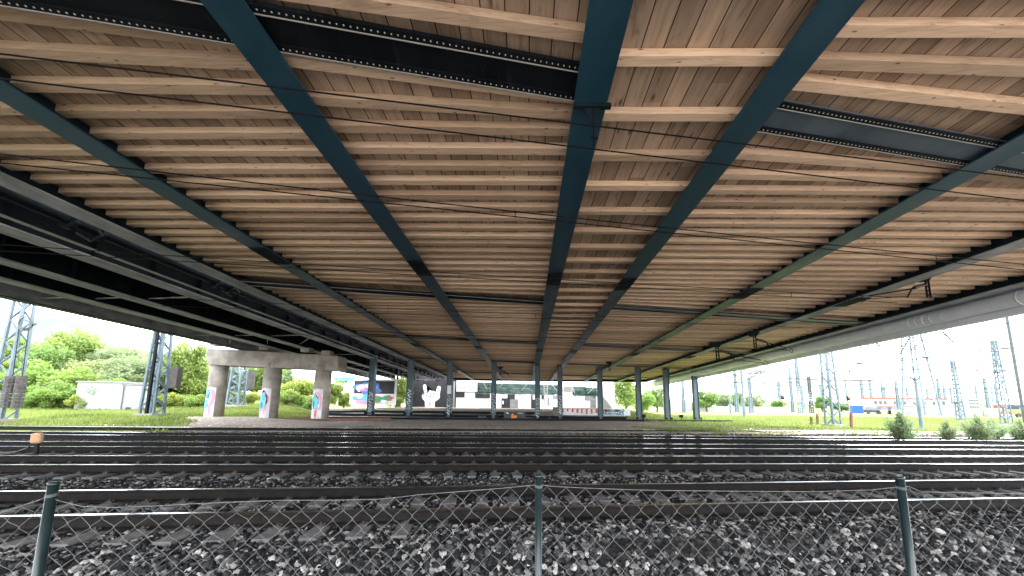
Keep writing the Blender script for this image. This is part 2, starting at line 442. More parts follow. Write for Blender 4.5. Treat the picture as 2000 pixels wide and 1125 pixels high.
def sleeper_mesh():
    mb = MB()
    L, w, h = 2.6, .26, .20
    for sx in (-1, 1):
        x0, x1 = sx * .30, sx * L / 2
        lo, hi = min(x0, x1), max(x0, x1)
        P = [(-w / 2, lo, -h), (w / 2, lo, -h), (w / 2, hi, -h), (-w / 2, hi, -h), (-w * .42, lo, 0), (w * .42, lo, 0), (w * .42, hi - .02, 0), (-w * .42, hi - .02, 0)]
        mb.hexa(P)
    P = [(-w / 2, -.30, -h), (w / 2, -.30, -h), (w / 2, .30, -h), (-w / 2, .30, -h), (-w * .38, -.30, -.03), (w * .38, -.30, -.03), (w * .38, .30, -.03), (-w * .38, .30, -.03)]
    mb.hexa(P)
    mb.cur = 1
    for sy in (-.7525, .7525):
        for q in (-.115, .115):
            mb.box((0, sy + q, .018), (.11, .05, .036)); mb.tube([(0, sy + q, .02), (0, sy + q, .07)], .018, 6)
            mb.bar((-.06, sy + q * .8, .03), (.06, sy + q * .8, .045), .02)
    return mb
sl_obj = None
def track(px0, px1, label, sleepers, x_ext=60, n_stuff=True):
    """px0/px1: (y at x=0, y at x=2000) image rows of the near and the far rail head"""
    global sl_obj
    # centre line from the two unprojected rails, then true gauge
    A = (atz(0, px0[0], 0) + atz(0, px1[0], 0)) / 2; B = (atz(2000, px0[1], 0) + atz(2000, px1[1], 0)) / 2
    d = (B - A); d.z = 0; d.normalize(); n = Vector((-d.y, d.x, 0)); mid = A + d * ((0 - A.x) / d.x)
    g = 1.505 / 2
    t = root('railway_track', tuple(mid - Vector((0, 0, .37))), label, 'railway track', 'parallel railway tracks')
    e = x_ext
    for s in (-1, 1):
        part(rail_mesh(mid - d * e + n * (g * s), mid + d * e + n * (g * s)), 'rail', [M['rail_side'], M['rail_top']], t)
    ang = math.atan2(d.y, d.x)
    if sleepers:
        lo, hi = sleepers
        for k in range(lo, hi):
            p = mid + d * (k * .60 + .1)
            if sl_obj is None:
                mb = sleeper_mesh(); sl_obj = mb.build('sleeper', [M['sleeper'], M['clip']], None); o = sl_obj; o.modifiers.clear()
                zoff = o.location.z
                sl_obj['zo'] = zoff
            else:
                o = sl_obj.copy(); C.objects.link(o)
            o.parent = t
            o.rotation_euler = (0, 0, ang + rnd.uniform(-.01, .01))
            o.location = (p.x - mid.x, p.y - mid.y, 0.37 - .203 + sl_obj['zo'])
    return t, mid, d, n
TR = []
TR.append(track((1011, 969.5), (957.5, 937.5), 'nearest railway track, running just behind the wire mesh fence', (-16, 26), 40))
TR.append(track((908.5, 904), (889, 892), 'second railway track from the fence, with grey concrete sleepers', (-28, 44), 50))
TR.append(track((871.5, 878.5), (861.5, 869.5), 'third railway track from the fence, passing the tan trackside box', (-36, 50), 60))
TR.append(track((848.5, 862.5), (841.5, 854.0), 'fourth railway track from the fence, sunk in dark ballast', None, 75))
TR.append(track((833, 846), (827.5, 840), 'fifth railway track from the fence, along the edge of the brown gravel strip', None, 90))
if 'zo' in sl_obj: pass

# tracks past the columns and out in the grass
def far_track(pa, pb, z, label, ext=(0, 0)):
    A = atz(*pa, z); B = atz(*pb, z); d = (B - A).normalized(); n = Vector((-d.y, d.x, 0)); n.normalize()
    A = A - d * ext[0]; B = B + d * ext[1]
    t = root('railway_track', tuple((A + B) / 2 - Vector((0, 0, .17))), label, 'railway track', 'parallel railway tracks')
    for s in (-.75, .75): part(rail_mesh(A + n * s, B + n * s), 'rail', [M['mast_rust'], M['rail_side']], t)
    return t
far_track((0, 812), (760, 817), .22, 'rusty track at the foot of the concrete pier, left of the steel columns', (8, 0))
far_track((1500, 833), (2000, 842), .06, 'rusty track through the grass beyond the bushes on the right', (2, 20))
far_track((1560, 820), (2000, 824), .06, 'rusty track across the far grass in front of the white yard walls', (2, 30))

# ------------------------------------------------------------------ steel overpass
SL = .026; YAW = .0435; Z0 = 6.65; SK = .215
cy_, sy_ = math.cos(YAW), math.sin(YAW)
def B(u, v, w): return Vector((u * cy_ + v * sy_, -u * sy_ + v * cy_, Z0 - SL * v + w))
over = root('steel_overpass', (0, 20, 0), 'wide road overpass on blue steel girders with a ceiling of pale timber joists', 'overpass')
VN, VF = -6.0, 56.0
def bbox(mb, u0, u1, v0, v1, w0, w1, sk=0):
    P = [B(u, v + sk * (u - u0), w) for w in (w0, w1) for u, v in ((u0, v0), (u1, v0), (u1, v1), (u0, v1))]
    mb.hexa(P)
U = {'L3': -11.8, 'L2': -8.5, 'L1': -3.82, 'C': 1.0, 'R3': 3.80, 'R4': 9.05, 'R5': 14.2, 'R6': 18.6}
FW = .54
def girder(u, par, fm='steel', wm='steel_web', fw=FW, depth=1.0, v0=VN, v1=VF, splice=None):
    mb = MB()
    bbox(mb, u - fw / 2, u + fw / 2, v0, v1, 0, .035)
    mb.cur = 1
    bbox(mb, u - .012, u + .012, v0, v1, .035, depth)
    o = part(mb, 'girder', [M[fm], M[wm]], par)
    if splice is not None:
        for sv in splice:
            s = MB(); bbox(s, u - fw / 2 + .01, u + fw / 2 - .01, sv, sv + 1.25, -.022, 0)
            for k in range(5):
                uu = u - fw / 2 + .07 + k * (fw - .14) / 4
                bbox(s, uu - .017, uu + .017, sv + .04, sv + 1.2, -.045, -.022)
            sp = part(s, 'splice_plate', M['steel_web'], o)
    return o
for nme, u in U.items():
    sp = [12.0 + SK * u, 27.5 + SK * u, 43 + SK * u] if nme not in ('R6', 'L3') else None
    girder(u, over, 'grey_steel' if nme in ('L3', 'R6', 'R5') else 'steel', splice=sp, depth=1.0, fw=.58 if nme in ('R6', 'R4', 'R5') else (.66 if nme == 'L3' else FW))

# cross girders on the skew
PL = [4.78, 15.9, 25.6, 36.0, 47]       # v of each skew line at u = 0
def cross_girder(k, ua, ub):
    v0 = PL[k]; g = .03
    ua += .02; ub -= .02
    mb = MB()
    w = .62
    def strip(m, a, b, w0, w1): 
        P = [B(u, v0 + SK * u + q, ww) for ww in (w0, w1) for u, q in ((ua, a), (ub, a), (ub, b), (ua, b))]; m.hexa(P)
    strip(mb, -w / 2, w / 2, .10, .13)
    o = part(mb, 'cross_girder', M['black_steel'] if ua < 2 else M['plate'], over)
    e = MB(); strip(e, -w / 2 + .005, -w / 2 + .11, .075, .10); strip(e, w / 2 - .11, w / 2 - .005, .075, .10)
    e.cur = 1; strip(e, -w / 2 + .112, -w / 2 + .122, .06, .10); strip(e, w / 2 - .014, w / 2 - .004, .06, .0745)
    if k == 0:
        e.cur = 2; n = int((ub - ua) / .085)
        for i in range(n):
            u = ua + (i + .5) * (ub - ua) / n
            for q in (-w / 2 + .058, w / 2 - .058):
                c = B(u, v0 + SK * u + q, .072); e.box(c, (.016, .016, .012))
    part(e, 'riveted_angle', [M['black_steel'], M['edge'], M['rivet']], o)
order = ['L3', 'L2', 'L1', 'C', 'R3', 'R4', 'R5', 'R6']
bays = [(order[i], order[i + 1]) for i in range(7)]
for k in range(len(PL)):
    for a, b in bays:
        if (a, b) == ('C', 'R3'): continue
        cross_girder(k, U[a], U[b])

# joists
JH = {('L3', 'L2'): .30, ('L2', 'L1'): .22, ('L1', 'C'): .14, ('C', 'R3'): .12, ('R3', 'R4'): .18, ('R4', 'R5'): .30, ('R5', 'R6'): .34}
joists = []
for a, b in bays:
    sp = 1.0 if (a, b) == ('C', 'R3') else .50
    um = (U[a] + U[b]) / 2; v = (VN + .3) + (.28 if sp == 1.0 else .1) + rnd.uniform(0, .1)
    if sp == 1.0: v = 4.68 - 11
    k = 0
    while v < VF:
        vj = v + rnd.uniform(-.03, .03)
        s = .027 + rnd.uniform(-.004, .004); skip = False
        if sp != 1.0:
            for pl in PL:
                d = vj - (pl + SK * um)
                s += (SK - .03) * math.exp(-(d / .95) ** 2)
                if abs(d) < .30: skip = True
        if not skip: joists.append((a, b, vj, s, k))
        k += 1; v += sp
def joist_geo(mb, a, b, vj, s, k):
    u0, u1 = U[a] + .015, U[b] - .015; um = (U[a] + U[b]) / 2; h = JH[a, b] + (.0 if k % 2 else .004) + rnd.uniform(0, .006)
    mb.t = rnd.random()
    hw = .084 + rnd.uniform(-.006, .008)
    P = []
    for w in (h, h + .13):
        for u, q in ((u0, -hw), (u1, -hw), (u1, hw), (u0, hw)): P.append(B(u, vj + s * (u - um) + q, w))
    mb.hexa(P)
# size in the picture decides which ones become parts of their own
def jscore(j):
    a, b, vj, s, k = j; um = (U[a] + U[b]) / 2; p = B(um, vj, 0) - O
    if p.y < 2.2: return -1
    q = CR.transposed() @ p; px = PX + F * q.x / -q.z; py = PY - F * q.y / -q.z
    if py < -15: return -1
    wv = 0
    for u in [U[a] + (U[b] - U[a]) * i / 8 for i in range(9)]:
        pp = CR.transposed() @ (B(u, vj + s * (u - um), 0) - O)
        x_ = PX + F * pp.x / -pp.z; y_ = PY - F * pp.y / -pp.z
        if -5 < x_ < 2005 and -15 < y_ < 1125: wv += 1 / (-pp.z) ** 2
    return wv * (U[b] - U[a])
joists.sort(key=jscore, reverse=True)
for j in joists[:100]:
    mb = MB(); joist_geo(mb, *j); part(mb, 'joist', M['joist'], over, tone=True)
mb = MB()
for j in joists[100:]: joist_geo(mb, *j)
o = part(mb, 'joists', M['joist'], over, tone=True); o['kind'] = 'stuff'
# plank ceiling above the joists
for a, b in bays:
    mb = MB(); h = JH[a, b] + .145; bbox(mb, U[a] + .013, U[b] - .013, VN, VF, h, h + .05)
    part(mb, 'plank_ceiling', M['plank'], over)
# roadway above
mb = MB(); bbox(mb, -11.4, 19.6, VN - .2, VF, 1.02, 1.4); part(mb, 'deck_slab', M['concrete'], over)

# right edge: lagged pipe and fascia
mb = MB(); mb.tube([B(19.45, v, -.26) for v in lin(VN, VF, 30)], .30, 20)
for v in lin(VN + 2, VF, 24): mb.tube([B(19.45, v, -.26), B(19.45, v + .06, -.26)], .315, 20)
for c0 in (11.2, 17.3, 24, 31, 38):
    for q in range(4): mb.tube([B(19.45, c0 + q * .32, -.26), B(19.45, c0 + q * .32 + .05, -.26)], .325, 20)
o = part(mb, 'edge_pipe', M['pipe'], over, smooth=True)
mb = MB(); bbox(mb, 19.72, 19.98, VN, VF, -.80, 1.45); bbox(mb, 18.88, 19.72, VN, VF, .30, .34); part(mb, 'edge_fascia', M['pipe'], over)

# columns
COLS = [(723, 694, 811, 11.5), (798, 697, 813, 11), (876, 699, 815, 10.5), (963.5, 702, 818, 10), (1049.5, 700, 820, 10), (1094, 706, 820.5, 9.5), (1173, 712, 821, 9.5), (1249, 716, 822, 9.5), (1304.5, 722, 822.5, 9.5), (1361, 725, 822.5, 9.5)]
def scribble(mb, c, w, h, nrm, n=5, r=.02, seed=0):
    rr = random.Random(seed); nrm = Vector(nrm).normalized(); x = Vector((0, 0, 1)).cross(nrm).normalized()
    for i in range(n):
        z = -h / 2 + h * (i + .5) / n; pts = []
        kind = rr.randint(0, 3); a0 = rr.uniform(0, 6)
        for t in range(7):
            tt = t / 6
            if kind == 0: dx, dz = math.cos(a0 + tt * 5.2), math.sin(a0 + tt * 5.2)
            elif kind == 1: dx, dz = (2 * tt - 1), (1 if t % 2 else -1) * .8
            elif kind == 2: dx, dz = math.sin(tt * 6.3) * .8, 2 * tt - 1
            else: dx, dz = (-.7 if t < 3 else .7 * (t - 3) / 3), (1 - tt * 2)
            pts.append(Vector(c) + x * (dx * w * .38) + Vector((0, 0, z + dz * h / n * .42)) + nrm * .006)
        mb.tube(pts, r, 4)
colinfo = []
for i, (px, yt, yb, wpx) in enumerate(COLS):
    Yc = 34.2 + .0115 * (px - 723) * .95
    base = aty(px, yb, Yc); top = aty(px, yt, Yc); w = wpx * Yc / F * .98
    colinfo.append((base, top, w))
    g = hz(base.x, base.y)
    zb = base.z; mb = MB(); ca = .1
    x, y = base.x, base.y
    # H section: two flanges and a web, faces turned slightly
    mb.box((x - w / 2 + .02, y, (zb + top.z) / 2), (.035, w * .95, top.z - zb))
    mb.box((x + w / 2 - .02, y, (zb + top.z) / 2), (.035, w * .95, top.z - zb))
    mb.box((x, y - .12, (zb + top.z) / 2), (w - .075, .03, top.z - zb))
    o = part(mb, 'column', M['col_steel'], over)
    f = MB(); f.box((x, y, zb + .02), (w * 1.5, w * 1.5, .05)); f.bar((x - w * .68, y - w * .5, zb + .04), (x - w * .5, y - w * .5, zb + .4), .02, .3); f.bar((x + w * .68, y - w * .5, zb + .04), (x + w * .5, y - w * .5, zb + .4), .02, .3)
    part(f, 'base_plate', M['black_steel'], o)
    f = MB(); f.box((x, y, top.z + .04), (w * 1.25, w * 1.25, .09)); f.box((x, y, top.z + .6), (w * .55, w * .55, 1.05)); part(f, 'cap_plate', M['black_steel'], o)
    sc = MB(); scribble(sc, (x, y - .15, zb + 1.25 + (.4 if i % 2 else 0)), w * .9, 2.0 if i < 6 else 1.3, (0, -1, 0), 7, .028, i * 3 + 1)
    if i < 6: part(sc, 'graffiti_tag', M['white_s'], o)
    if i == 2:
        s2 = MB(); s2.box((x, y - .14, zb + 2.75), (w * .8, .02, .85)); s3 = part(s2, 'white_patch', M['white_s'], o)

# ------------------------------------------------------------------ older bridge on the left
old = root('old_steel_bridge', (-18, 15, 0), 'dark older bridge of deep black girders with grey lower flanges, left of the timber ceiling', 'bridge')
UO = [-15.1, -18.5, -21.2, -24.4]
for i, u in enumerate(UO):
    mb = MB()
    fw = .74
    if i < 3:
        bbox(mb, u - fw / 2, u + fw / 2, VN, VF, 0, .05); mb.cur = 1; bbox(mb, u - .02, u + .02, VN, VF, .05, 1.5)
        for q in range(34):
            v = VN + 1 + q * 2; bbox(mb, u - .2, u + .2, v, v + .03, .05, 1.5)
        part(mb, 'girder', [M['grey_steel'], M['black_steel']], old)
    else:
        bbox(mb, u - .12, u + .12, VN, VF, .02, 1.9); mb.cur = 1; bbox(mb, u - .3, u + .3, VN, VF, -.02, .02)
        part(mb, 'edge_girder', [M['grey_steel'], M['black_steel']], old)
mb = MB(); bbox(mb, -24.6, -12.1, VN, VF, 1.52, 1.8); part(mb, 'deck_slab', M['black_steel'], old)
mb = MB()
for q in range(14):
    v = 3 + q * 4.2
    for a, b in ((0, 1), (1, 2), (2, 3)):
        if q % 2: mb.bar(B(UO[a], v, .25), B(UO[b], v + .8 + SK * -2, .25), .055)
        if q % 4 == 1: mb.bar(B(UO[a], v, .25), B(UO[b], v + 3.6, .25), .045)
part(mb, 'wind_bracing', M['grey_steel'], old)
# cable duct and drain pipe slung between the two bridges
duct = root('drain_pipe', tuple(B(-13.4, 20, .2)), 'thick dark pipe slung under the gap between the old bridge and the timber ceiling', 'pipe')
mb = MB()
mb.tube([B(-13.4 , v, .45) for v in lin(VN, VF, 12)], .22, 14)
part(mb, 'pipe_run', M['black_steel'], duct, smooth=True)
for v in (9.1, 14.0, 20.0, 26, 32, 38, 45):
    f = MB(); f.tube([B(-13.4, v, .42), B(-13.4, v + .12, .42)], .32, 14); f.tube([B(-13.4, v + .7, .42), B(-13.4, v + .82, .42)], .30, 14)
    f.bar(B(-13.4, v + .3, .5), B(-13.4, v + .3, 1.4), .06)
    f.tube([B(-12.4, v, .1), B(-12.2, v, -.15), B(-12.5, v, -.32), B(-13.0, v, -.05)], .035, 6)
    part(f, 'pipe_clamp', M['black_steel'], duct)
mb = MB(); bbox(mb, -14.22, -14.16, VN, VF, .04, .10); part(mb, 'ledge_strip', M['edge'], duct)

# ------------------------------------------------------------------ concrete pier
YP = 28.6
pier = root('concrete_pier', (-18, YP, .3), 'concrete pier with three round painted columns under the left-hand bridge', 'bridge pier')
def P_(px, py, Y=YP): return aty(px, py, Y)
a0, a1 = P_(404, 712), P_(404, 680); b0, b1 = P_(660, 724, YP + .9), P_(660, 695, YP + .9)
mb = MB(); dpt = Vector((.08, 1.5, 0))
mb.hexa([a0, b0, b0 + dpt, a0 + dpt, a1, b1, b1 + dpt, a1 + dpt]); part(mb, 'cap_beam', M['concrete'], pier, bevel=.04)
mb = MB()
for px, y_ in ((425, 672), (520, 680), (600, 684), (640, 690)):
    p = P_(px, y_, YP + .7); mb.box((p.x, p.y, p.z), (.7, .7, .35))
part(mb, 'bearing_pad', M['concrete'], pier)
def blob(c, x, nrm, rx, rz, rr, n=16, irr=.25, off=.012):
    pts = []
    for k in range(n):
        a = 2 * math.pi * k / n; r_ = 1 + rr.uniform(-irr, irr)
        pts.append(Vector(c) + x * (math.cos(a) * rx * r_) + Vector((0, 0, 1)) * (math.sin(a) * rz * r_) + Vector(nrm) * off)
    return pts
for i, (pt, pb, ytop, ybot) in enumerate((((431), (417), 706, 813), ((535), (524), 712, 814.5), ((633), (625), 717, 815.5))):
    Yc = YP + .75 + i * .3
    bt = aty(pb, ybot, Yc); tp = aty(pt, ytop, Yc); x = (bt.x + tp.x) / 2
    rad = 17.5 * Yc / F * .86
    mb = MB(); mb.tube([(x, Yc, bt.z - .1), (x, Yc, tp.z + .1)], rad, 32)
    col = part(mb, 'column', M['concrete'], pier, smooth=False)
    for p in col.data.polygons:
        if len(p.vertices) == 4: p.use_smooth = True
    # painted white band with cyan and pink shapes, following the shaft
    def cyl(ang, z, r_=0): return Vector((x + math.sin(ang) * (rad + r_), Yc - math.cos(ang) * (rad + r_), z))
    zt = bt.z + 2.35; w_ = MB()
    angs = lin(-1.3, .62, 14)
    for k in range(13):
        w_.add([cyl(angs[k], bt.z - .05, .006), cyl(angs[k + 1], bt.z - .05, .006), cyl(angs[k + 1], zt + .05 * math.sin(k), .006), cyl(angs[k], zt, .006)], [(0, 1, 2, 3)])
    band = part(w_, 'painted_band', M['chalk'], col)
    rr = random.Random(i + 5)
    def cblob(ca, cz, ra, rz, m, off, name):
        g = MB(); n = 30; q = [1 + rr.uniform(-.22, .22) for _ in range(n)]; q = [(q[k - 1] + 2 * q[k] + q[(k + 1) % n]) / 4 for k in range(n)]; vs = []
        for ring in range(6):
            f_ = ring / 5
            for k in range(n):
                a = 2 * math.pi * k / n; vs.append(cyl(ca + math.cos(a) * ra * q[k] * f_, cz + math.sin(a) * rz * q[k] * f_, off))
        g.add(vs, [(r_ * n + k, r_ * n + (k + 1) % n, (r_ + 1) * n + (k + 1) % n, (r_ + 1) * n + k) for r_ in range(5) for k in range(n)]); part(g, name, M[m], band)
    if i == 0: L_ = [(.05, 1.45, .5, .75, 'pink'), (-.25, 1.5, .42, .62, 'white_s'), (-.38, 1.85, .36, .36, 'black_s'), (-.4, 1.87, .32, .31, 'cyan'), (-.5, .98, .42, .33, 'dcyan'), (-.5, 1.0, .35, .27, 'cyan'), (-.15, 1.6, .2, .2, 'dcyan'), (.12, .55, .16, .42, 'pink')]
    elif i == 1: L_ = [(-.2, 1.35, .66, .85, 'pink'), (-.27, 1.35, .56, .74, 'black_s'), (-.33, 1.35, .52, .68, 'cyan'), (-.42, 1.0, .25, .3, 'dcyan'), (-.2, 1.6, .24, .3, 'teal'), (-.55, .5, .1, .3, 'pink'), (.0, .5, .1, .3, 'pink')]
    else: L_ = [(-.05, 1.3, .62, .9, 'pink'), (-.22, 1.25, .5, .72, 'white_s'), (-.25, 1.2, .46, .62, 'black_s'), (-.28, 1.22, .41, .55, 'cyan'), (-.45, 1.1, .2, .34, 'dcyan'), (-.1, .35, .16, .34, 'red'), (-.3, 1.85, .16, .2, 'teal')]
    for k, (ca, cz, ra, rz, m, ) in enumerate(L_): cblob(ca, bt.z + cz, ra, rz, m, .010 + .004 * k, 'paint_shape')

# ------------------------------------------------------------------ wire mesh fence
fence = root('wire_mesh_fence', (0, 2.3, -.6), 'sagging chain link fence on three dark green posts in the foreground', 'fence')
FPT = []
posts = [((105, 944), 2.06), ((1052, 929), 2.30), ((1757, 933), 2.36)]
for (px, py), Y in posts: FPT.append(aty(px, py, Y))
ztop = sum(p.z for p in FPT) / 3
for i, p in enumerate(FPT):
    mb = MB(); r_ = .0225 if i != 1 else .0215
    x, y = p.x, p.y
    lean = (-.004, 0) if i == 0 else (.0, 0)
    mb.tube([(x + lean[0] * 50 * 0, y, -.75), (x, y, p.z)], r_, 20)
    o = part(mb, 'post', M['post_green'], fence); 
    for q in o.data.polygons: q.use_smooth = len(q.vertices) == 4
    c = MB(); c.tube([(x, y, p.z - .012), (x, y, p.z + .004), (x, y, p.z + .009)], r_, 20, rs=[r_ + .002, r_ + .0025, r_ * .6]); part(c, 'post_cap', M['post_green'], o, smooth=True)
    tw = MB()
    for q in range(3): tw.tube([(x + math.cos(a) * (r_ + .002), y + math.sin(a) * (r_ + .002), p.z - .055 - q * .006 + .004 * math.sin(a)) for a in lin(0, 6.28, 10)], .0016, 5)
    part(tw, 'tie_wire', M['galv'], o)
# fence line runs through the posts
def fline(x):
    P = FPT
    if x < P[1].x: t = (x - P[0].x) / (P[1].x - P[0].x); return P[0].y + (P[1].y - P[0].y) * t
    t = (x - P[1].x) / (P[2].x - P[1].x); return P[1].y + (P[2].y - P[1].y) * t
def fpx(px, py):
    r = ray(px, py); t = 2.3
    for _ in range(12):
        p = O + r * t; t *= fline(p.x) / p.y
    return O + r * t
wp = [(-160, 1040), (0, 1002), (50, 985), (95, 970), (115, 978), (160, 989), (220, 991), (310, 988), (375, 984), (470, 980), (560, 977), (650, 977), (740, 975), (780, 971), (820, 966), (900, 960), (975, 954), (1040, 948), (1052, 947), (1080, 950), (1140, 953), (1190, 955), (1250, 957), (1300, 958), (1400, 959), (1500, 960), (1600, 960), (1700, 957), (1757, 951), (1775, 950), (1800, 961), (1860, 962), (1930, 963), (2000, 964), (2150, 966)]
W3 = [fpx(*p) for p in wp]
mb = MB(); mb.tube(W3, .0017, 5); part(mb, 'tension_wire', M['galv'], fence)
def ztw(x):
    for a, b in zip(W3, W3[1:]):
        if a.x <= x <= b.x: return a.z + (b.z - a.z) * (x - a.x) / (b.x - a.x)
    return W3[0].z if x < W3[0].x else W3[-1].z
sx, sz = .0590, .0600
i0, i1 = int(W3[0].x / sx) + 1, int(W3[-1].x / sx) - 1
def node(i, j):
    x = i * sx; jx = mnoise.noise((i * .7, j * .7, 3.1)) * .010; jz = mnoise.noise((i * .7, j * .7, 9.4)) * .010
    dip = .0
    if x < FPT[1].x: dip = -.045 * math.sin(max(0, min(1, (x - FPT[0].x) / (FPT[1].x - FPT[0].x))) * math.pi) * math.exp(-j * .2)
    zt = ztw(x) * math.exp(-j * .10) + 1.10 * (1 - math.exp(-j * .10))
    z = zt - .004 - j * sz + jz * (1 if j else 0)
    bul = mnoise.noise((i * .1, j * .1, 1)) * .012
    return Vector((x + jx, fline(x) + (.0035 if (i + j) % 4 == 0 else -.0035) + .022 + bul, z))
mb = MB(); NJ = 26
for s in (0, 1):
    for i in range(i0, i1):
        for j in range(NJ):
            if (i + j) % 2: continue
            a = node(i, j)
            for di in (-1, 1):
                b = node(i + di, j + 1)
                c1 = a.lerp(b, .12) + Vector((0, 0, -.004)); c2 = a.lerp(b, .88) + Vector((0, 0, .004))
                if s == 0: mb.tube([a, c1, c2, b], .00115, 4, cap=False)
part(mb, 'chain_link_mesh', M['galv'], fence)

# ------------------------------------------------------------------ catenary wires under the bridge
def zb(p):  # deck underside above point
    return Z0 - SL * p.y
def wire_obj(pts, r, label, name='catenary_wire', cat='overhead wire', group='catenary wires under the overpass', drops=None, par=None):
    mb = MB(); mb.tube(pts, r * 1.75, 5)
    if par: return part(mb, name, M['wire'], par)
    o = mb.build(name, M['wire']); tag(o, label, cat, group); return o
def line_at(pix, z):  # a straight horizontal wire through two pixels at height z, extended
    a = atz(*pix[0], z); b = atz(*pix[1], z); d = (b - a).normalized(); return a - d * 3, b + d * 12
def pair(top, bot, zt, zb_, drops, label, gap):
    t = root('catenary', (0, 8, 0), label, 'overhead wire', 'catenary wires under the overpass')
    A = line_at(bot, zb_); wire_obj(A, .0065, '', 'contact_wire', par=t)
    # messenger lies in the same vertical plane
    d = (A[1] - A[0]).normalized(); n = Vector((-d.y, d.x, 0))
    pts = []
    for k in range(13):
        s = k / 12; p = A[0].lerp(A[1], s); pts.append(p + Vector((0, 0, gap * (.75 + .5 * (2 * s - 1) ** 2))))
    wire_obj(pts, .0065, '', 'messenger_wire', par=t)
    for px in drops:
        # point of the contact wire seen at column px
        best = min((k / 400 for k in range(401)), key=lambda s: abs(proj(A[0].lerp(A[1], s))[0] - px))
        p = A[0].lerp(A[1], best); m2 = MB(); m2.tube([p - Vector((0, 0, .03)), p + Vector((0, 0, gap * (.75 + .5 * (2 * best - 1) ** 2)))], .008, 5)
        part(m2, 'dropper', M['wire'], t)
    return t
def proj(p):
    q = CR.transposed() @ (Vector(p) - O); return PX + F * q.x / -q.z, PY - F * q.y / -q.z
wA = line_at(((0, 105), (1170, 247)), 5.78); wire_obj(wA, .0065, 'upper of the two bare wires crossing the ceiling nearest the camera')
wB = line_at(((0, 153), (1400, 320)), 5.72); wire_obj(wB, .0065, 'lower of the two bare wires crossing the ceiling nearest the camera')
pair(None, ((0, 318), (1300, 454)), 0, 5.25, (1008, 1830), 'twin wires over the nearest track with a short dropper at the middle of the ceiling', .14)
pair(None, ((0, 490), (1070, 552)), 0, 5.15, (897, 1546), 'twin wires over the second track, just past the girder splice plates', .15)
pair(None, ((480, 603), (1045, 622)), 0, 5.15, (757, 1045), 'twin wires over the third track with two short droppers', .25)
pair(None, ((640, 655), (1080, 668)), 0, 5.1, (900, 1043), 'thin twin wires over the fourth track', .30)

# hanger under the centre girder
hg = root('wire_hanger', tuple(aty(1157, 205, 5.3)), 'small steel hanger clamped across the centre girder holding two wires', 'bracket')
p0 = atz(1157, 207, 6.47); mb = MB(); mb.box(p0, (.60, .07, .07)); part(mb, 'clamp_bar', M['steel_web'], hg)
mb = MB(); mb.add([p0 + Vector((-.13, 0, -.03)), p0 + Vector((.13, 0, -.03)), p0 + Vector((0, 0, -.34)), p0 + Vector((-.13, .02, -.03)), p0 + Vector((.13, .02, -.03)), p0 + Vector((0, .02, -.34))], [(0, 1, 2), (5, 4, 3), (0, 2, 5, 3), (1, 4, 5, 2), (0, 3, 4, 1)])
part(mb, 'gusset', M['steel_web'], hg)
mb = MB(); mb.tube([p0 + Vector((.01, 0, -.05)), p0 + Vector((.01, 0, -.72))], .009, 6); mb.tube([p0 + Vector((-.03, 0, -.55)), p0 + Vector((.08, 0, -.58))], .02, 8); part(mb, 'drop_rod', M['wire'], hg)

# cantilever brackets under the right-hand girders
def cantilever(px, py, Y, s, label, flip=1, reach=1.9):
    p = aty(px, py, Y); t = root('catenary_bracket', tuple(p - Vector((0, 0, 1.0 * s))), label, 'catenary bracket', 'catenary brackets under the right edge of the overpass')
    V = lambda x, z, y=0: p + Vector((x * s * flip, y * s, z * s))
    mb = MB(); mb.add([V(-.38, 0), V(.38, 0), V(.12, -.28), V(-.12, -.28), V(-.38, 0, .25), V(.38, 0, .25), V(.12, -.28, .25), V(-.12, -.28, .25)], [(0, 1, 2, 3), (7, 6, 5, 4), (0, 3, 7, 4), (1, 5, 6, 2), (0, 4, 5, 1), (3, 2, 6, 7)])
    part(mb, 'mounting_plate', M['black_steel'], t)
    mb = MB(); mb.bar(V(-.07, -.25), V(-.07, -1.05), .05 * s); mb.bar(V(.07, -.25), V(.07, -1.05), .05 * s)
    for k in range(4): mb.bar(V(-.07, -.35 - .2 * k), V(.07, -.35 - .2 * k), .04 * s)
    part(mb, 'drop_post', M['black_steel'], t)
    mb = MB(); mb.tube([V(-.05, -.45), V(-.6, -.62), V(-.7, -.66), V(-reach, -1.0)], .035 * s, 8, rs=[.03 * s, .07 * s, .035 * s, .03 * s])
    mb.tube([V(-.7, -.66), V(-.95, -1.05)], .03 * s, 6)
    part(mb, 'arm', M['black_steel'], t)
    mb = MB(); mb.tube([V(-.15, -.48), V(-.58, -.61)], .075 * s, 10); part(mb, 'insulator', M['insul'], t)
    mb = MB(); mb.tube([V(-1.0, -1.0), V(-reach - .1, -1.15), V(-reach - .35, -1.3), V(-reach - .4, -1.1), V(-reach - .2, -1.0)], .018 * s, 6); part(mb, 'steady_arm', M['wire'], t)
    return t
cantilever(1808, 536, 12.6, .85, 'black wire bracket hanging highest and nearest under the right edge of the ceiling', 1, 2.6)
cantilever(1473, 648, 20.5, .95, 'black wire bracket hanging between the nearest and the lattice-posted brackets', -1, 1.9)
cantilever(1400, 668, 24.5, 1.25, 'black bracket with ladder-like drop post, lowest of the large brackets at right', -1, 2.4)
cantilever(1190, 706, 34, .9, 'small bracket hanging from the ceiling right of the seventh column', 1, 1.6)
cantilever(977, 716, 36, .9, 'small bracket hanging from the ceiling right of the fourth column', -1, 1.0)

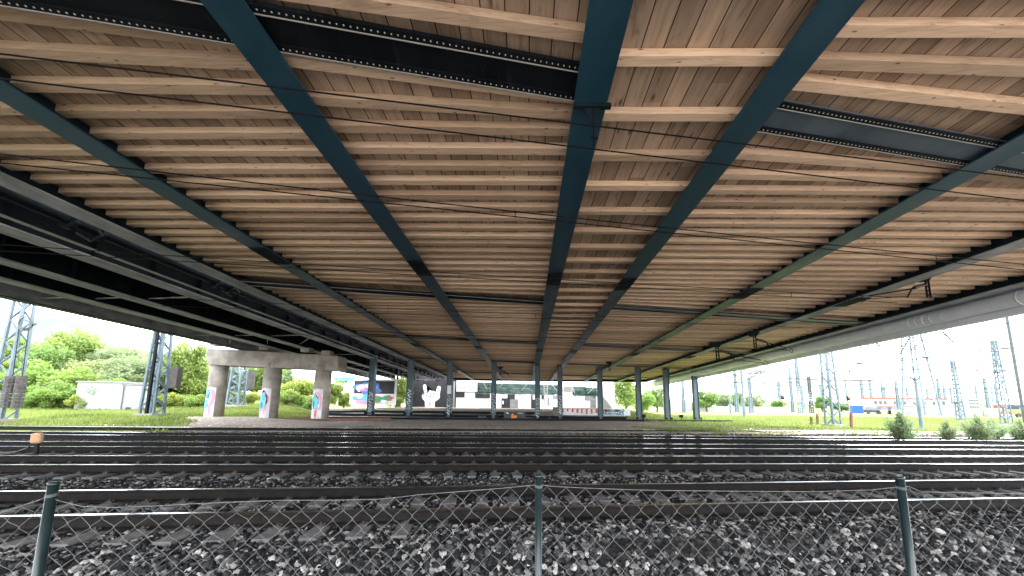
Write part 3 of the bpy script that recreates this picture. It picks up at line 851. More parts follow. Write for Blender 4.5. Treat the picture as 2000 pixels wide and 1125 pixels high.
# ------------------------------------------------------------------ trackside box
p = atz(68, 888, -.18)
bx = root('trackside_box', tuple(p), 'tan rounded trackside box on a short post with cable, at the left between tracks', 'trackside box')
mb = MB(); mb.bar((p.x + .04, p.y, p.z), (p.x + .02, p.y, p.z + .36), .10, .06); mb.bar((p.x - .22, p.y, p.z + .2), (p.x - .2, p.y, p.z + .36), .02); part(mb, 'stand', M['black_steel'], bx)
mb = MB(); mb.box((p.x - .02, p.y, p.z + .52), (.25, .22, .34), .45); part(mb, 'cover', M['boxtan'], bx, bevel=.07)
mb = MB(); mb.tube([(p.x - .15, p.y, p.z + .34), (p.x - .25, p.y - .03, p.z + .2), (p.x - .5, p.y - .08, p.z + .08), (p.x - .9, p.y - .1, p.z + .06), (p.x - 1.4, p.y - .05, p.z + .1), (p.x - 2.2, p.y, p.z + .05)], .025, 8); part(mb, 'cable', M['rubber'], bx, smooth=True)

# ------------------------------------------------------------------ far wall, mural, white building
YB = 61.0
def wallbox(mb, x0, y0, x1, y1, Y, d=.4, dz=0):
    """box whose front face covers photo rectangle x0..x1, y0(top)..y1 at depth Y"""
    a = aty((x0 + x1) / 2 if False else x0, y1, Y); b = aty(x1, y0, Y); zt = aty((x0 + x1) / 2, y0, Y).z; zbm = aty((x0 + x1) / 2, y1, Y).z
    mb.box(((a.x + b.x) / 2, Y + d / 2, (zt + zbm) / 2), (b.x - a.x, d, zt - zbm))
mural = root('mural_wall', tuple(aty(838, 797, YB)), 'black wall with a large white painted hand making the horns sign', 'wall')
mb = MB(); wallbox(mb, 795, 731, 892, 797, YB, .6); wall = part(mb, 'wall', M['black_paint'], mural)
def pp(px, py, off, Y=YB): v = aty(px, py, Y); v.y = Y - off; return v
def cp(x, y): return (660 + x / 6.667, 720 + y / 6.667)   # enlarged-view coordinates of the mural
hand = [(1135, 505), (1130, 420), (1100, 395), (1092, 355), (1105, 325), (1125, 305), (1112, 270), (1107, 225), (1118, 207), (1140, 207), (1152, 222), (1155, 265), (1165, 300), (1175, 305), (1180, 285), (1200, 278), (1220, 290), (1255, 292), (1268, 310), (1275, 300), (1285, 265), (1297, 232), (1315, 225), (1335, 232), (1342, 250), (1332, 290), (1325, 345), (1328, 370), (1315, 395), (1285, 415), (1262, 430), (1260, 505)]
mb = MB(); pts = [pp(*cp(x, y), .02) for x, y in hand]
bmh = bmesh.new(); vv = [bmh.verts.new(q) for q in pts]; f = bmh.faces.new(vv); bmesh.ops.triangulate(bmh, faces=[f]); bmh.verts.index_update()
mb.add([v.co.copy() for v in bmh.verts], [tuple(v.index for v in f.verts) for f in bmh.faces]); bmh.free()
hp = part(mb, 'painted_hand', M['white_s'], wall)
mb = MB()
for ln in ([(1150, 300), (1165, 310), (1200, 330), (1225, 318), (1235, 300)], [(1145, 350), (1175, 362), (1215, 358), (1232, 330), (1255, 318)], [(1120, 320), (1150, 308), (1185, 300)], [(1165, 300), (1155, 345)], [(1270, 330), (1262, 355), (1240, 370), (1205, 368)], [(1190, 430), (1190, 485)], [(1205, 430), (1205, 485)], [(1268, 305), (1262, 345)]):
    mb.tube([pp(*cp(x, y), .035) for x, y in ln], .035, 4)
part(mb, 'outline', M['black_s'], hp)
# column of dark pilaster with pale streak
mb = MB(); wallbox(mb, 884, 745, 889, 797, YB - .3, .2); part(mb, 'pilaster', M['grey_paint'], mural)

wb = root('white_workshop_building', tuple(aty(1000, 797, YB)), 'long white building with black painted blocks closing the far end of the underpass', 'building')
def wb_part(name, rects, m, off, par=None, base=wb):
    mb = MB()
    for r_ in rects: wallbox(mb, *r_, YB - off, .10 if off > 0 else .5)
    return part(mb, name, M[m], par or base)
body = wb_part('wall', [(890, 731, 1196, 800)], 'white_paint', 0)
# eyepoint pixels measured in an enlarged view (x = 860 + X/9.375, y = 720 + Y/9.375)
def c9(x0, y0, x1, y1): return (860 + x0 / 9.375, 720 + y0 / 9.375, 860 + x1 / 9.375, 720 + y1 / 9.375)
for r_ in ((285, 425, 445, 525), (635, 430, 910, 540), (1085, 545, 1275, 722), (1228, 465, 1365, 560), (1660, 480, 1690, 745), (1690, 565, 1735, 745)):
    mb = MB(); wallbox(mb, *c9(*r_), YB - .12, .10); part(mb, 'black_block', M['black_paint'], body)
mb = MB(); wallbox(mb, *c9(1090, 440, 1120, 722), YB - .15, .02); wallbox(mb, *c9(1120, 440, 1228, 540), YB - .12, .1); part(mb, 'white_panel', M['white_s'], body)
mb = MB(); wallbox(mb, *c9(1135, 590, 1160, 650), YB - .16, .02); part(mb, 'painted_mark', M['white_s'], body)
for r_ in ((1275, 560, 1420, 730), (310, 265, 700, 420)):
    mb = MB(); wallbox(mb, *c9(*r_), YB - .2, .18); part(mb, 'cladding_panel', M['grey_paint'] if r_[0] > 1000 else M['cream'], body)
for x in (445, 440):
    pass
mb = MB()
for x in (440, 700): wallbox(mb, *c9(x, 262, x + 8, 720 if x == 440 else 420), YB - .23, .02)
wallbox(mb, *c9(310, 345, 700, 352), YB - .235, .02); part(mb, 'panel_joint', M['grey_paint'], body)
# ribbed container doors
mb = MB()
x = 1430
while x < 1655: wallbox(mb, *c9(x, 480, x + 20, 745), YB - .8, .6); x += 26
wallbox(mb, *c9(1430, 482, 1655, 745), YB - .72, .5); o = mb.build('ribbed_cabinet', M['white_s']); tag(o, 'white ribbed metal cabinet standing against the white building', 'cabinet')
def c6(x0, y0, x1, y1): return (940 + x0 / 6.667, 720 + y0 / 6.667, 940 + x1 / 6.667, 720 + y1 / 6.667)
for r_, m in (((935, 350, 1000, 400), 'grey_paint'), ((1345, 360, 1420, 415), 'grey_paint'), ((1420, 300, 1500, 510), 'grey_paint'), ((785, 345, 820, 400), 'black_paint'), ((865, 380, 890, 480), 'grey_paint')):
    mb = MB(); wallbox(mb, *c6(*r_), YB - .12, .1); part(mb, 'grey_block', M[m], body)
mb = MB(); mb.add([pp(1190 - 60, 770, .14), pp(1204 - 60 + 30, 770, .14), pp(1204 - 60 + 30, 779, .14)], [(0, 1, 2)]); part(mb, 'painted_mark', M['black_s'], body)
# right end wing wall of the abutment
ab = root('abutment_wing_wall', tuple(aty(1185, 797, YB - 3)), 'pale concrete wing wall at the right end of the white building', 'wall')
mb = MB(); wallbox(mb, 1168, 752, 1200, 798, YB - 2, 1.2); part(mb, 'wall', M['white_paint'], ab)
mb = MB(); mb.add([pp(1176, 772, .02, YB - 2), pp(1196, 797, .02, YB - 2), pp(1176, 797, .02, YB - 2)], [(0, 1, 2)]); part(mb, 'grey_triangle', M['grey_paint'], ab)

# netted scaffold hanging under the deck end
sc = root('netted_scaffold', tuple(aty(1050, 770, 57)), 'hanging scaffold wrapped in torn green netting in front of the white building', 'scaffold')
for r_ in ((932, 747, 962, 767), (966, 750, 1048, 769), (1048, 752, 1095, 770), (1118, 755, 1145, 773), (1143, 757, 1166, 773)):
    mb = MB(); nx = 14; a = aty(r_[0], r_[3], 57); b = aty(r_[2], r_[1], 57); idx = []
    for j in range(5):
        for i in range(nx + 1):
            x = a.x + (b.x - a.x) * i / nx; z = a.z + (b.z - a.z) * j / 4 - (.14 * math.sin(i / nx * math.pi * 2.5) ** 2 if j == 0 else 0)
            mb.v.append((x, 57 + .1 * math.sin(i * 1.7 + j), z)); mb.tone.append(0)
    for j in range(4):
        for i in range(nx): k = j * (nx + 1) + i; mb.f.append((k, k + 1, k + nx + 2, k + nx + 1)); mb.mi.append(0)
    part(mb, 'netting', M['net'], sc, smooth=True)
mb = MB()
for px in (947, 991, 1048, 1095, 1118, 1145, 1166): mb.tube([pp(px, 748, 0, 57.2), pp(px, 771, 0, 57.2)], .04, 5)
for a, b in (((983, 749), (972, 762)), ((1031, 749), (1018, 763)), ((1115, 751), (1122, 768)), ((1165, 752), (1148, 768)), ((945, 749), (952, 760)), ((1078, 752), (1089, 765))): mb.tube([pp(*a, .3, 57), pp(*b, .3, 57)], .05, 5)
mb.tube([pp(930, 768, 0, 57), pp(1166, 774, 0, 57)], .04, 5); mb.tube([pp(930, 757, 0, 57), pp(1166, 762, 0, 57)], .03, 5)
part(mb, 'scaffold_tube', M['cream'], sc)
mb = MB(); wallbox(mb, 1100, 755, 1117, 766, 56.8, .1); part(mb, 'white_panel', M['white_s'], sc)
# dark end diaphragm of the deck
mb = MB()
P = [B(-11.8, 55.6, -.05), B(18.8, 55.6, -.05), B(18.8, 56.1, -.05), B(-11.8, 56.1, -.05), B(-11.8, 55.6, 1.7), B(18.8, 55.6, 1.7), B(18.8, 56.1, 1.7), B(-11.8, 56.1, 1.7)]; mb.hexa(P)
part(mb, 'end_diaphragm', M['black_steel'], over)

# lattice post inside (x about 1067)
def lattice(mb, base, top, wb_, wt, n, leg=.09, br=.05, rz=0, depth=None):
    base = Vector(base); top = Vector(top); depth = depth or 1
    def cor(t, k):
        w = (wb_ + (wt - wb_) * t) / 2; c = base.lerp(top, t); sx_, sy2 = ((-1, -1), (1, -1), (1, 1), (-1, 1))[k % 4]
        x = sx_ * w; y = sy2 * w * depth; return c + Vector((x * math.cos(rz) - y * math.sin(rz), x * math.sin(rz) + y * math.cos(rz), 0))
    for k in range(4): mb.bar(cor(0, k), cor(1, k), leg)
    for i in range(n):
        t0, t1 = i / n, (i + 1) / n
        for k in range(4):
            if (i + k) % 2: mb.bar(cor(t0, k), cor(t1, k + 1), br)
            else: mb.bar(cor(t0, k + 1), cor(t1, k), br)
p0 = aty(1067, 800, 56); p1 = aty(1066, 748, 56)
mb = MB(); lattice(mb, p0, p1, .55, .55, 12, .09, .06); o = mb.build('lattice_prop', M['white_s']); tag(o, 'slim pale lattice prop standing between the fifth and sixth steel columns', 'prop')

# low graffiti walls, box, platform
lw = root('low_graffiti_wall', tuple(aty(1160, 811, 44)), 'low white wall with red and teal graffiti behind the seventh and eighth columns', 'wall')
mb = MB(); wallbox(mb, 1094, 797, 1196, 811, 44, .3); wallbox(mb, 1196, 798, 1231, 812, 44, .3); w1 = part(mb, 'wall', M['white_paint'], lw)
rr = random.Random(3)
for i in range(10):
    mb = MB(); px = 1098 + i * 9.3; wallbox(mb, px, 797.6 + rr.uniform(0, 2), px + rr.uniform(1.5, 4), 808 + rr.uniform(-5, 2), 44 - .02, .03)
    wallbox(mb, px, 797.8, px + 8, 799, 44 - .03 , .03); part(mb, 'red_stroke', M['red'], w1)
for i in range(9):
    mb = MB(); c = pp(1180 + i * 4.6, 805, .03, 44); scribble(mb, c, .34, .7, (0, -1, 0), 2, .05, i + 60); part(mb, 'teal_letter', M['dcyan'], w1)
mb = MB(); wallbox(mb, 1081, 795, 1091, 811, 43.5, .6); o = mb.build('olive_cabinet', simple('olive_paint', (.14, .13, .07), (.24, .22, .12), 4)); tag(o, 'small olive cabinet beside the low graffiti wall', 'cabinet'); 
gb = root('graffiti_crate', tuple(aty(1005, 822, 36.5)), 'dark concrete crate with an orange graffiti shape, between the fourth and fifth columns', 'crate')
mb = MB(); wallbox(mb, 984, 805, 1026, 821.5, 36.5, 1.0); w1 = part(mb, 'box', simple('crate_dark', (.03, .03, .035), (.09, .085, .085), 3), gb)
mb = MB(); bl = blob(pp(1003, 815, .0, 36.5), Vector((1, 0, 0)), (0, -1, 0), .26, .33, random.Random(2), 14, .4, .02); mb.poly(bl); part(mb, 'orange_shape', M['orange'], w1)
mb = MB(); scribble(mb, pp(991, 806.8, .0, 36.5), .5, .12, (0, -1, 0), 1, .03, 5); scribble(mb, pp(1016, 807, .0, 36.5), .7, .12, (0, -1, 0), 1, .03, 8); part(mb, 'white_letters', M['white_s'], w1)

# raised concrete strip in front of the building
mb = MB(); a = aty(640, 800, 47); b = aty(1078, 803, 47)
mb.box(((a.x + b.x) / 2, 50.5, .38), (b.x - a.x, 7, .56)); o = mb.build('platform', M['slab']); o['kind'] = 'structure'
# concrete kerb by the columns
mb = MB(); A = aty(430, 816.5, 33.4); Bq = aty(1420, 824.5, 37.5); zz = .06
mb.bar(Vector((A.x, A.y - .8, zz)), Vector((Bq.x, Bq.y - .8, zz)), .25, .28); o = mb.build('kerb', M['black_steel']); o['kind'] = 'structure'
for Yk, xa_, xb2 in ((40.6, -21, 13), (45.5, -24, 3)):
    mb = MB(); xs_ = lin(xa_, xb2, 9)
    for p_, q_ in zip(xs_, xs_[1:]): mb.bar((p_, Yk, hz(p_, Yk) + .10), (q_, Yk, hz(q_, Yk) + .10), .5, .34)
    o = mb.build('kerb', M['black_steel']); o['kind'] = 'structure'
# rubble blocks heap
for i in range(22):
    px = rr.uniform(770, 1080) if i < 6 else rr.choice([rr.uniform(935, 985), rr.uniform(1028, 1045)])
    p = aty(px, rr.uniform(808, 814), rr.uniform(38, 42)); p.z = hz(p.x, p.y) + .1; s_ = rr.uniform(.2, .5)
    bm = bmesh.new(); bmesh.ops.create_icosphere(bm, subdivisions=1, radius=s_ / 2)
    for v in bm.verts: v.co *= rr.uniform(.7, 1.25); v.co.z *= .6
    me = bpy.data.meshes.new('rubble_block'); bm.to_mesh(me); bm.free(); me.materials.append(M['concrete']); o = bpy.data.objects.new('rubble_block', me); C.objects.link(o); o.location = p
    tag(o, 'pale broken block of rubble lying near the feet of the steel columns', 'rubble', 'rubble blocks among the columns')

# small signal boxes near the right column feet
for px, py, lab in ((1258, 817, 'small black ground signal right of the eighth column'), (1331, 818, 'small black ground signal between the last two columns')):
    p = aty(px, py + 6, 35.5); p.z = hz(p.x, p.y); t = root('ground_signal', tuple(p), lab, 'signal')
    mb = MB(); mb.bar(p, p + Vector((0, 0, .45)), .05); part(mb, 'post', M['black_steel'], t)
    mb = MB(); mb.box(p + Vector((0, 0, .58)), (.34, .22, .30)); part(mb, 'lamp_housing', M['black_steel'], t, bevel=.03)

# graffiti wall far left and teal pipe bridge
gw = root('graffiti_wall', tuple(aty(730, 792, 52)), 'freestanding wall with violet and multicoloured graffiti, seen between the first columns', 'wall')
mb = MB(); wallbox(mb, 686, 741, 774, 791, 52, .5); w1 = part(mb, 'wall', M['white_paint'], gw)
mb = MB(); wallbox(mb, 691, 744, 771, 769, 52 - .03, .03); part(mb, 'black_panel', M['black_paint'], w1)
rr = random.Random(11)
def gblob(px, py, rx, rz, m, off, Y, par, irr=.3):
    g = MB(); c = pp(px, py, 0, Y); g.poly(blob(c, Vector((1, 0, 0)), (0, -1, 0), rx, rz, rr, 18, irr, off)); part(g, 'graffiti_shape', M[m], par)
for k, (px, py, rx, rz, m) in enumerate([(716, 758, 1.9, .85, 'blue_s'), (716, 756, 1.6, .62, 'violet'), (704, 757, .5, .5, 'white_s'), (719, 754, .55, .42, 'white_s'), (731, 757, .5, .4, 'violet'), (712, 761, .9, .16, 'pink'), (702, 779, .9, .5, 'teal'), (712, 786, 1.3, .4, 'pink'), (716, 777, .7, .5, 'cyan'), (703, 774, .4, .3, 'white_s'), (742, 780, 1.7, .5, 'orange'), (740, 780, .8, .36, 'green_s'), (756, 778, .7, .38, 'green_s'), (750, 784, .5, .2, 'white_s'), (764, 777, .5, .2, 'red')]):
    gblob(px, py, rx, rz, m, .04 + .008 * k, 52, w1, .32)
tb = root('teal_pipe_bridge', tuple(aty(668, 745, 58)), 'pale teal pipe bridge glimpsed past the right end of the concrete pier', 'pipe bridge')
mb = MB(); wallbox(mb, 652, 736, 692, 744, 58, 1); part(mb, 'beam', M['teal'], tb)
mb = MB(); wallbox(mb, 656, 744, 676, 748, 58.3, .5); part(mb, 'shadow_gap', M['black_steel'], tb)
mb = MB(); wallbox(mb, 655, 757, 660, 790, 58, .4); wallbox(mb, 682, 744, 687, 790, 58, .4); part(mb, 'support', M['white_paint'], tb)

# ------------------------------------------------------------------ graffiti hut on the left
hp0 = aty(148, 799, 36); hp1 = aty(264, 799, 36)
z0 = hz(hp0.x, 36) - .1; zt = aty(200, 747, 36).z
hut = root('equipment_hut', ((hp0.x + hp1.x) / 2, 36, z0), 'low white equipment hut covered in faint graffiti on the left grass', 'hut')
m_h = mat('hut_wall_graffiti', (.7, .7, .7), .7); q = N(m_h); p_ = q.pos()
f_ = q.fr(q.noise(p_, 5.5, 6, .75, 2.0), .52, .60); q.col(q.mix(q.math('MULTIPLY', f_, .85), (.27, .28, .285), q.ramp(q.noise(p_, 1.4, 2), [(.4, (.08, .22, .25)), (.55, (.10, .11, .13)), (.65, (.25, .12, .22))])))
mb = MB(); w_ = hp1.x - hp0.x; cx = (hp0.x + hp1.x) / 2; h_ = zt - z0
mb.box((cx - w_ * .12, 37, z0 + h_ / 2), (w_ * .76, 2.4, h_)); part(mb, 'wall', m_h, hut)
mb = MB(); mb.box((cx + w_ * .37, 37, z0 + h_ * .46), (w_ * .22, 2.2, h_ * .92)); part(mb, 'annex', m_h, hut)
mb = MB(); mb.box((cx - w_ * .12, 37, z0 + h_ + .05), (w_ * .80, 2.6, .12)); mb.box((cx + w_ * .37, 37, z0 + h_ * .95), (w_ * .25, 2.4, .10)); part(mb, 'roof', M['grey_paint'], hut)
mb = MB(); mb.box((cx + w_ * .275, 35.78, z0 + h_ * .45), (.16, .04, h_ * .9)); part(mb, 'corner_strip', M['grey_paint'], hut)
mb = MB(); mb.box((cx + w_ * .40, 35.88, z0 + .3), (.5, .03, .3)); part(mb, 'vent', M['black_paint'], hut)

# ------------------------------------------------------------------ masts
def mast(base, top, wb_, wt, n, label, m='mast', extras=None, leg=None, kind='lattice', grp='lattice masts in the rail yard'):
    base = Vector(base); top = Vector(top)
    top = Vector((base.x, base.y, top.z)) if abs(top.x - base.x) < 6 else top
    t = root('lattice_mast' if kind == 'lattice' else 'pole_mast', tuple(base), label, 'mast', grp)
    mb = MB()
    if kind == 'lattice': lattice(mb, base, top, wb_, wt, n, leg or max(wb_ * .16, base.y * .0022), max(wb_ * .085, base.y * .0011), .12)
    else: mb.tube([base, top], wb_ / 2, 10, rs=[wb_ / 2, wt / 2])
    part(mb, 'mast_frame', M[m], t)
    f = MB(); f.box(base + Vector((0, 0, .05)), (wb_ * 1.5, wb_ * 1.5, .3)); part(f, 'footing', M['concrete'], t)
    if extras: extras(t, base, top)
    return t
def dist_of(px, py, z=0.0):
    p = atz(px, py, z); return p
def rmast(xb, yb, yt, wpb, wpt, label, kind='lattice', m='mast', extras=None, z=0, dz=0, n=None):
    b = atz(xb, yb, z); Y = b.y; tp = aty(xb, yt, Y); kk = 1 + abs(xb - 1000) / F * .75 if kind == 'lattice' else 1; wb_ = wpb * Y / F / kk; wt = wpt * Y / F / kk
    return mast(b, (b.x, b.y, tp.z + dz), wb_, wt, n or max(6, int((tp.z + dz - b.z) / (wb_ * 1.0))), label, m, extras, kind=kind)
def arms(zf, L, n=1, side=1, ins=True):
    def f(t, b, tp):
        h = tp.z - b.z
        for k in range(n):
            z = b.z + h * (zf - .1 * k); s = side if n == 1 else (1 if k % 2 else -1) * side
            mb = MB(); mb.tube([(b.x, b.y, z), (b.x + s * L, b.y, z + .15)], .05, 6); mb.tube([(b.x, b.y, z + 1.0), (b.x + s * L, b.y, z + .15)], .035, 5); mb.tube([(b.x + s * L * .3, b.y, z), (b.x + s * L * .85, b.y, z - .35)], .03, 5)
            a = part(mb, 'cantilever_arm', M['mast_dark'], t)
            m2 = MB(); m2.tube([(b.x + s * L * .12, b.y, z + .02), (b.x + s * L * .25, b.y, z + .04)], .10, 8); part(m2, 'insulator', M['insul'], a)
    return f
def weights(t, b, tp):
    for dx in (.75, 1.35):
        mb = MB(); z0_ = b.z + .9
        for k in range(9): mb.tube([(b.x + dx, b.y - .4, z0_ + k * .22), (b.x + dx, b.y - .4, z0_ + k * .22 + .19)], .30 if dx < 1 else .24, 12)
        part(mb, 'tension_weights', M['weight'], t)
        m2 = MB(); m2.tube([(b.x + dx, b.y - .4, z0_ + 1.9), (b.x + dx - .2, b.y - .4, z0_ + 5)], .02, 4); part(m2, 'weight_rope', M['wire'], t)
    m3 = MB(); z = b.z + 6.2
    m3.tube([(b.x + .9 + .45 * math.cos(a), b.y - .4, z + .45 * math.sin(a)) for a in lin(0, 6.28, 16)], .035, 5); m3.bar((b.x, b.y, z - .5), (b.x + 1.6, b.y - .4, z), .06); m3.bar((b.x, b.y, z + .4), (b.x + 1.6, b.y - .4, z), .06)
    part(m3, 'tension_wheel', M['mast_dark'], t)
hzz = hz
def lm(px, py, Y, yt, wb_, wt, label, ex=None, n=14, m='mast'):
    wb_ *= .75; wt *= .75
    b = aty(px, py, Y); b.z = hz(b.x, b.y) + .05; tp = aty(px, yt, Y)
    return mast(b, (b.x, b.y, tp.z), wb_, wt, n, label, m, ex)
lm(6, 803, 22.5, 480, 1.0, .62, 'lattice mast with stacked round tension weights at the left border', weights, 16)
def ext2(t, b, tp):
    mb = MB(); mb.bar(b + Vector((.15, -.55, .2)), Vector((b.x + .1, b.y - .5, tp.z)), .16); part(mb, 'cable_duct', M['black_steel'], t)
    mb = MB(); mb.box(b + Vector((1.15, .3, 3.0)), (.6, .4, 1.7)); part(mb, 'tension_weights', M['weight'], t)
lm(297, 804, 27.5, 560, 1.25, .72, 'lattice mast standing just right of the graffiti hut', ext2, 14)
def ext3(t, b, tp):
    for s in (-1, 1):
        mb = MB(); mb.tube([(b.x + s * 1.5, b.y, b.z + 2.0), (b.x + s * 1.5, b.y, b.z + 4.2)], .36, 12); part(mb, 'tension_weights', M['weight'], t)
lm(459, 797, 41, 690, 1.6, 1.1, 'pale lattice mast seen between the left and middle pier columns', ext3, 10)
ms = root('marker_stake', tuple(aty(319, 803, 28)), 'short wooden stake in the grass beside the mast right of the hut', 'stake'); mb = MB(); b = aty(319, 804, 28); b.z = hz(b.x, b.y); mb.bar(b, b + Vector((0, 0, .9)), .12, .05); part(mb, 'stake', M['mast_dark'], ms)

RM = [ # xb, yb, ytop, w base px, w top px, label, kind, mat, extras
 (1628, 833, 560, 27, 15, 'tall lattice mast with brownish legs rising past the deck edge, by the wooden stakes', 'lattice', 'mast', arms(.55, 2.5)),
 (1878, 824, 704, 16, 7, 'mid-height lattice mast between the wide-based tower and the large right-hand mast', 'lattice', 'mast', arms(.3, 2.2, 1, -1)),
 (1968, 833, 665, 22, 10, 'large lattice mast with side insulators near the right border', 'lattice', 'mast', arms(.62, 2.4, 2, 1)),
 (1564, 808, 700, 7.5, 3.5, 'tallest of the thin lattice masts left of the brown-legged mast', 'lattice', 'mast', None),
 (1549, 806, 717, 5, 2.2, 'slim plain double pole left of the tallest thin lattice mast', 'lattice', 'mast', arms(.5, 11, 1, -1)),
 (1586, 808, 736, 7, 4, 'short lattice mast with a dark top, just left of the brown-legged mast', 'lattice', 'mast_dark', arms(.75, 1.8)),
 (1657, 803, 735, 5, 2, 'thin signal mast with a red lamp box, right of the brown-legged mast', 'pole', 'mast', None),
 (1688, 803, 743, 5, 3, 'lattice mast in front of the left part of the red-trimmed building', 'lattice', 'mast', arms(.8, 2)),
 (1705, 802, 742, 4.5, 2.4, 'slim lattice mast at the left end of the red roof line', 'lattice', 'mast', None),
 (1728, 803, 747, 5, 2.5, 'lattice mast with short left arm before the red-trimmed building', 'lattice', 'mast', arms(.8, 2.5, 1, -1)),
 (1757, 809, 745, 6.5, 3.5, 'lattice mast standing just left of the wide-based tower', 'lattice', 'mast', None),
 (1840, 806, 739, 6, 3, 'lattice mast just right of the wide-based tower', 'lattice', 'mast', None),
 (1849, 800, 751, 5, 2.5, 'small lattice mast paired with a taller one right of the wide-based tower', 'lattice', 'mast', None),
 (1932, 804, 739, 7, 3.6, 'lattice mast with a horizontal arm left of the large right-hand mast', 'lattice', 'mast', arms(.97, 3, 1, -1)),
 (1943, 800, 755, 5, 2.5, 'small far lattice mast behind the large right-hand mast', 'lattice', 'mast', None),
 (1336, 808, 738, 5, 3.4, 'lattice mast framed between the last two steel columns', 'lattice', 'mast', arms(.85, 1.5)),
 (1427, 811, 733, 3.2, 1.6, 'thin pole in front of the round green tree', 'pole', 'mast', None),
 (1440, 806, 710, 6, 3, 'lattice mast with a T top among the crossing cantilevers', 'lattice', 'mast', None),
 (1468, 808, 738, 7, 3.4, 'lattice mast right of the pole with the big cantilevers', 'lattice', 'mast', None),
 (1495, 803, 745, 2.4, 1.4, 'thin pole between the cantilever pole and the small signal', 'pole', 'mast', None),
 (1525, 803, 746, 5, 2.6, 'lattice mast with a small red signal on its right', 'lattice', 'mast', arms(.8, 1.6)),
 (1297, 808, 735, 1.8, 1.4, 'thin pale pole left of the ninth steel column', 'pole', 'mast', None),
 (1732, 800, 755, 3.5, 2, 'small far mast above the red roof of the yard building', 'lattice', 'mast', None),
 (1606, 800, 752, 3.2, 2, 'small far mast just left of the dark green tree', 'lattice', 'mast', None),
 (1640, 800, 757, 3, 2, 'small far mast above the wide low tree', 'lattice', 'mast', None),
 (1815, 800, 760, 3, 2, 'small far mast seen through the wide-based tower', 'lattice', 'mast', None),
 (1862, 801, 757, 3, 2, 'small far mast above the grey storage building', 'lattice', 'mast', None),
 (1912, 801, 752, 3, 2, 'small far mast beside the distant tower block', 'lattice', 'mast', arms(.9, 2.5)),
 (1776, 801, 756, 3, 2, 'small far mast behind the left foot of the wide-based tower', 'lattice', 'mast', None),
 (1570, 801, 754, 2.8, 1.8, 'small far mast between the two thin lattice masts', 'lattice', 'mast', None),
 (1951, 803, 748, 3.4, 2, 'small far mast right behind the foot of the large right-hand mast', 'lattice', 'mast', None),
 (2004, 836, 560, 5, 4.2, 'dark plain pole leaning in at the right border', 'pole', 'mast_dark', None),
 (1998, 806, 720, 2.2, 1.2, 'tall thin lamp post at the right border', 'pole', 'mast', None),
 (1891, 800, 767, 2.6, 1.6, 'short dark chimney post beside the far tower block', 'pole', 'mast_dark', None),
 (1783, 806, 711, 2.0, 1.2, 'thin lamp post behind the left leg of the wide-based tower', 'pole', 'mast', None),
]
for r_ in RM:
    xb, yb, yt, w1_, w2_, lab, kd, mm, ex = r_
    b = atz(xb, yb, 0)
    if b.y > 175: 
        s_ = 175 / b.y
    rmast(xb, yb, yt, w1_ * 1.0, w2_ * 1.0, lab, kd, mm, ex)
# wide-based tower and the short pole in front of it
YT = 75; tb0 = aty(1811, 812, YT); t1 = root('lattice_tower', tuple(tb0), 'tall wide-based lattice tower rising past the deck edge in the right-hand yard', 'tower')
A0, A1, B0, B1 = aty(1784, 812, YT), aty(1775, 590, YT), aty(1839, 812, YT), aty(1775, 590, YT)
cx0 = (A0.x + B0.x) / 2; wbt = (B0.x - A0.x) / 1.5; wtt = wbt * .30; ztp = A1.z
mb = MB(); lattice(mb, (cx0, YT + 1, 0), (cx0, YT + 1, ztp), wbt, wtt, 12, .24, .10, .1); part(mb, 'tower_frame', M['mast'], t1)
f = MB(); f.box((cx0, YT + 1, .1), (wbt * 1.2, wbt * 1.2, .25)); part(f, 'footing', M['concrete'], t1)
b = atz(1801, 840, 0); t = root('pole_mast', tuple(b), 'short pale pole with a V-shaped bracket in front of the wide-based tower', 'mast', 'lattice masts in the rail yard')
tp_ = aty(1801, 738, b.y); mb = MB(); mb.tube([b, (b.x, b.y, tp_.z)], .10, 8, rs=[.12, .09]); part(mb, 'mast_frame', M['mast'], t)
mb = MB(); c = Vector((b.x, b.y, tp_.z - .15)); mb.tube([c + Vector((-.42, 0, .25)), c + Vector((0, 0, -.12)), c + Vector((.42, 0, .25))], .07, 6); part(mb, 'bracket', M['mast_dark'], t)
# pole with large cantilevers
b = atz(1454, 816, 0); Y = b.y; t = root('pole_mast', tuple(b), 'pale pole with large crossing cantilevers, nearest mast right of the columns', 'mast', 'lattice masts in the rail yard')
mb = MB(); tpz = aty(1448, 640, Y).z; mb.tube([b, (b.x, b.y, tpz)], .16, 10, rs=[.2, .12]); part(mb, 'mast_frame', M['mast'], t)
for pl in ([(1385, 724), (1446, 721), (1500, 715), (1450, 747), (1432, 746), (1385, 724)], [(1400, 728), (1448, 748), (1519, 711)], [(1372, 739), (1420, 735), (1452, 726), (1535, 728)], [(1448, 722), (1500, 727), (1537, 728), (1505, 731), (1460, 729)]):
    mb = MB(); mb.tube([aty(*p_, Y) for p_ in pl], .05, 5); part(mb, 'cantilever_arm', M['mast_dark'], t)
# wooden stakes
for i, (px, yt, yb) in enumerate(((1584, 814, 831), (1596, 808, 830), (1662, 806, 838))):
    b = atz(px + 1.5, yb, .0); tp_ = aty(px, yt, b.y)
    mb = MB(); mb.bar(b, tp_, .14, .14); o = mb.build('wooden_stake', M['mast_rust']); tag(o, ['shorter of the two rusty brown stakes left of the tall mast', 'taller of the two rusty brown stakes left of the tall mast', 'leaning rusty brown stake right of the tall mast'][i], 'stake')
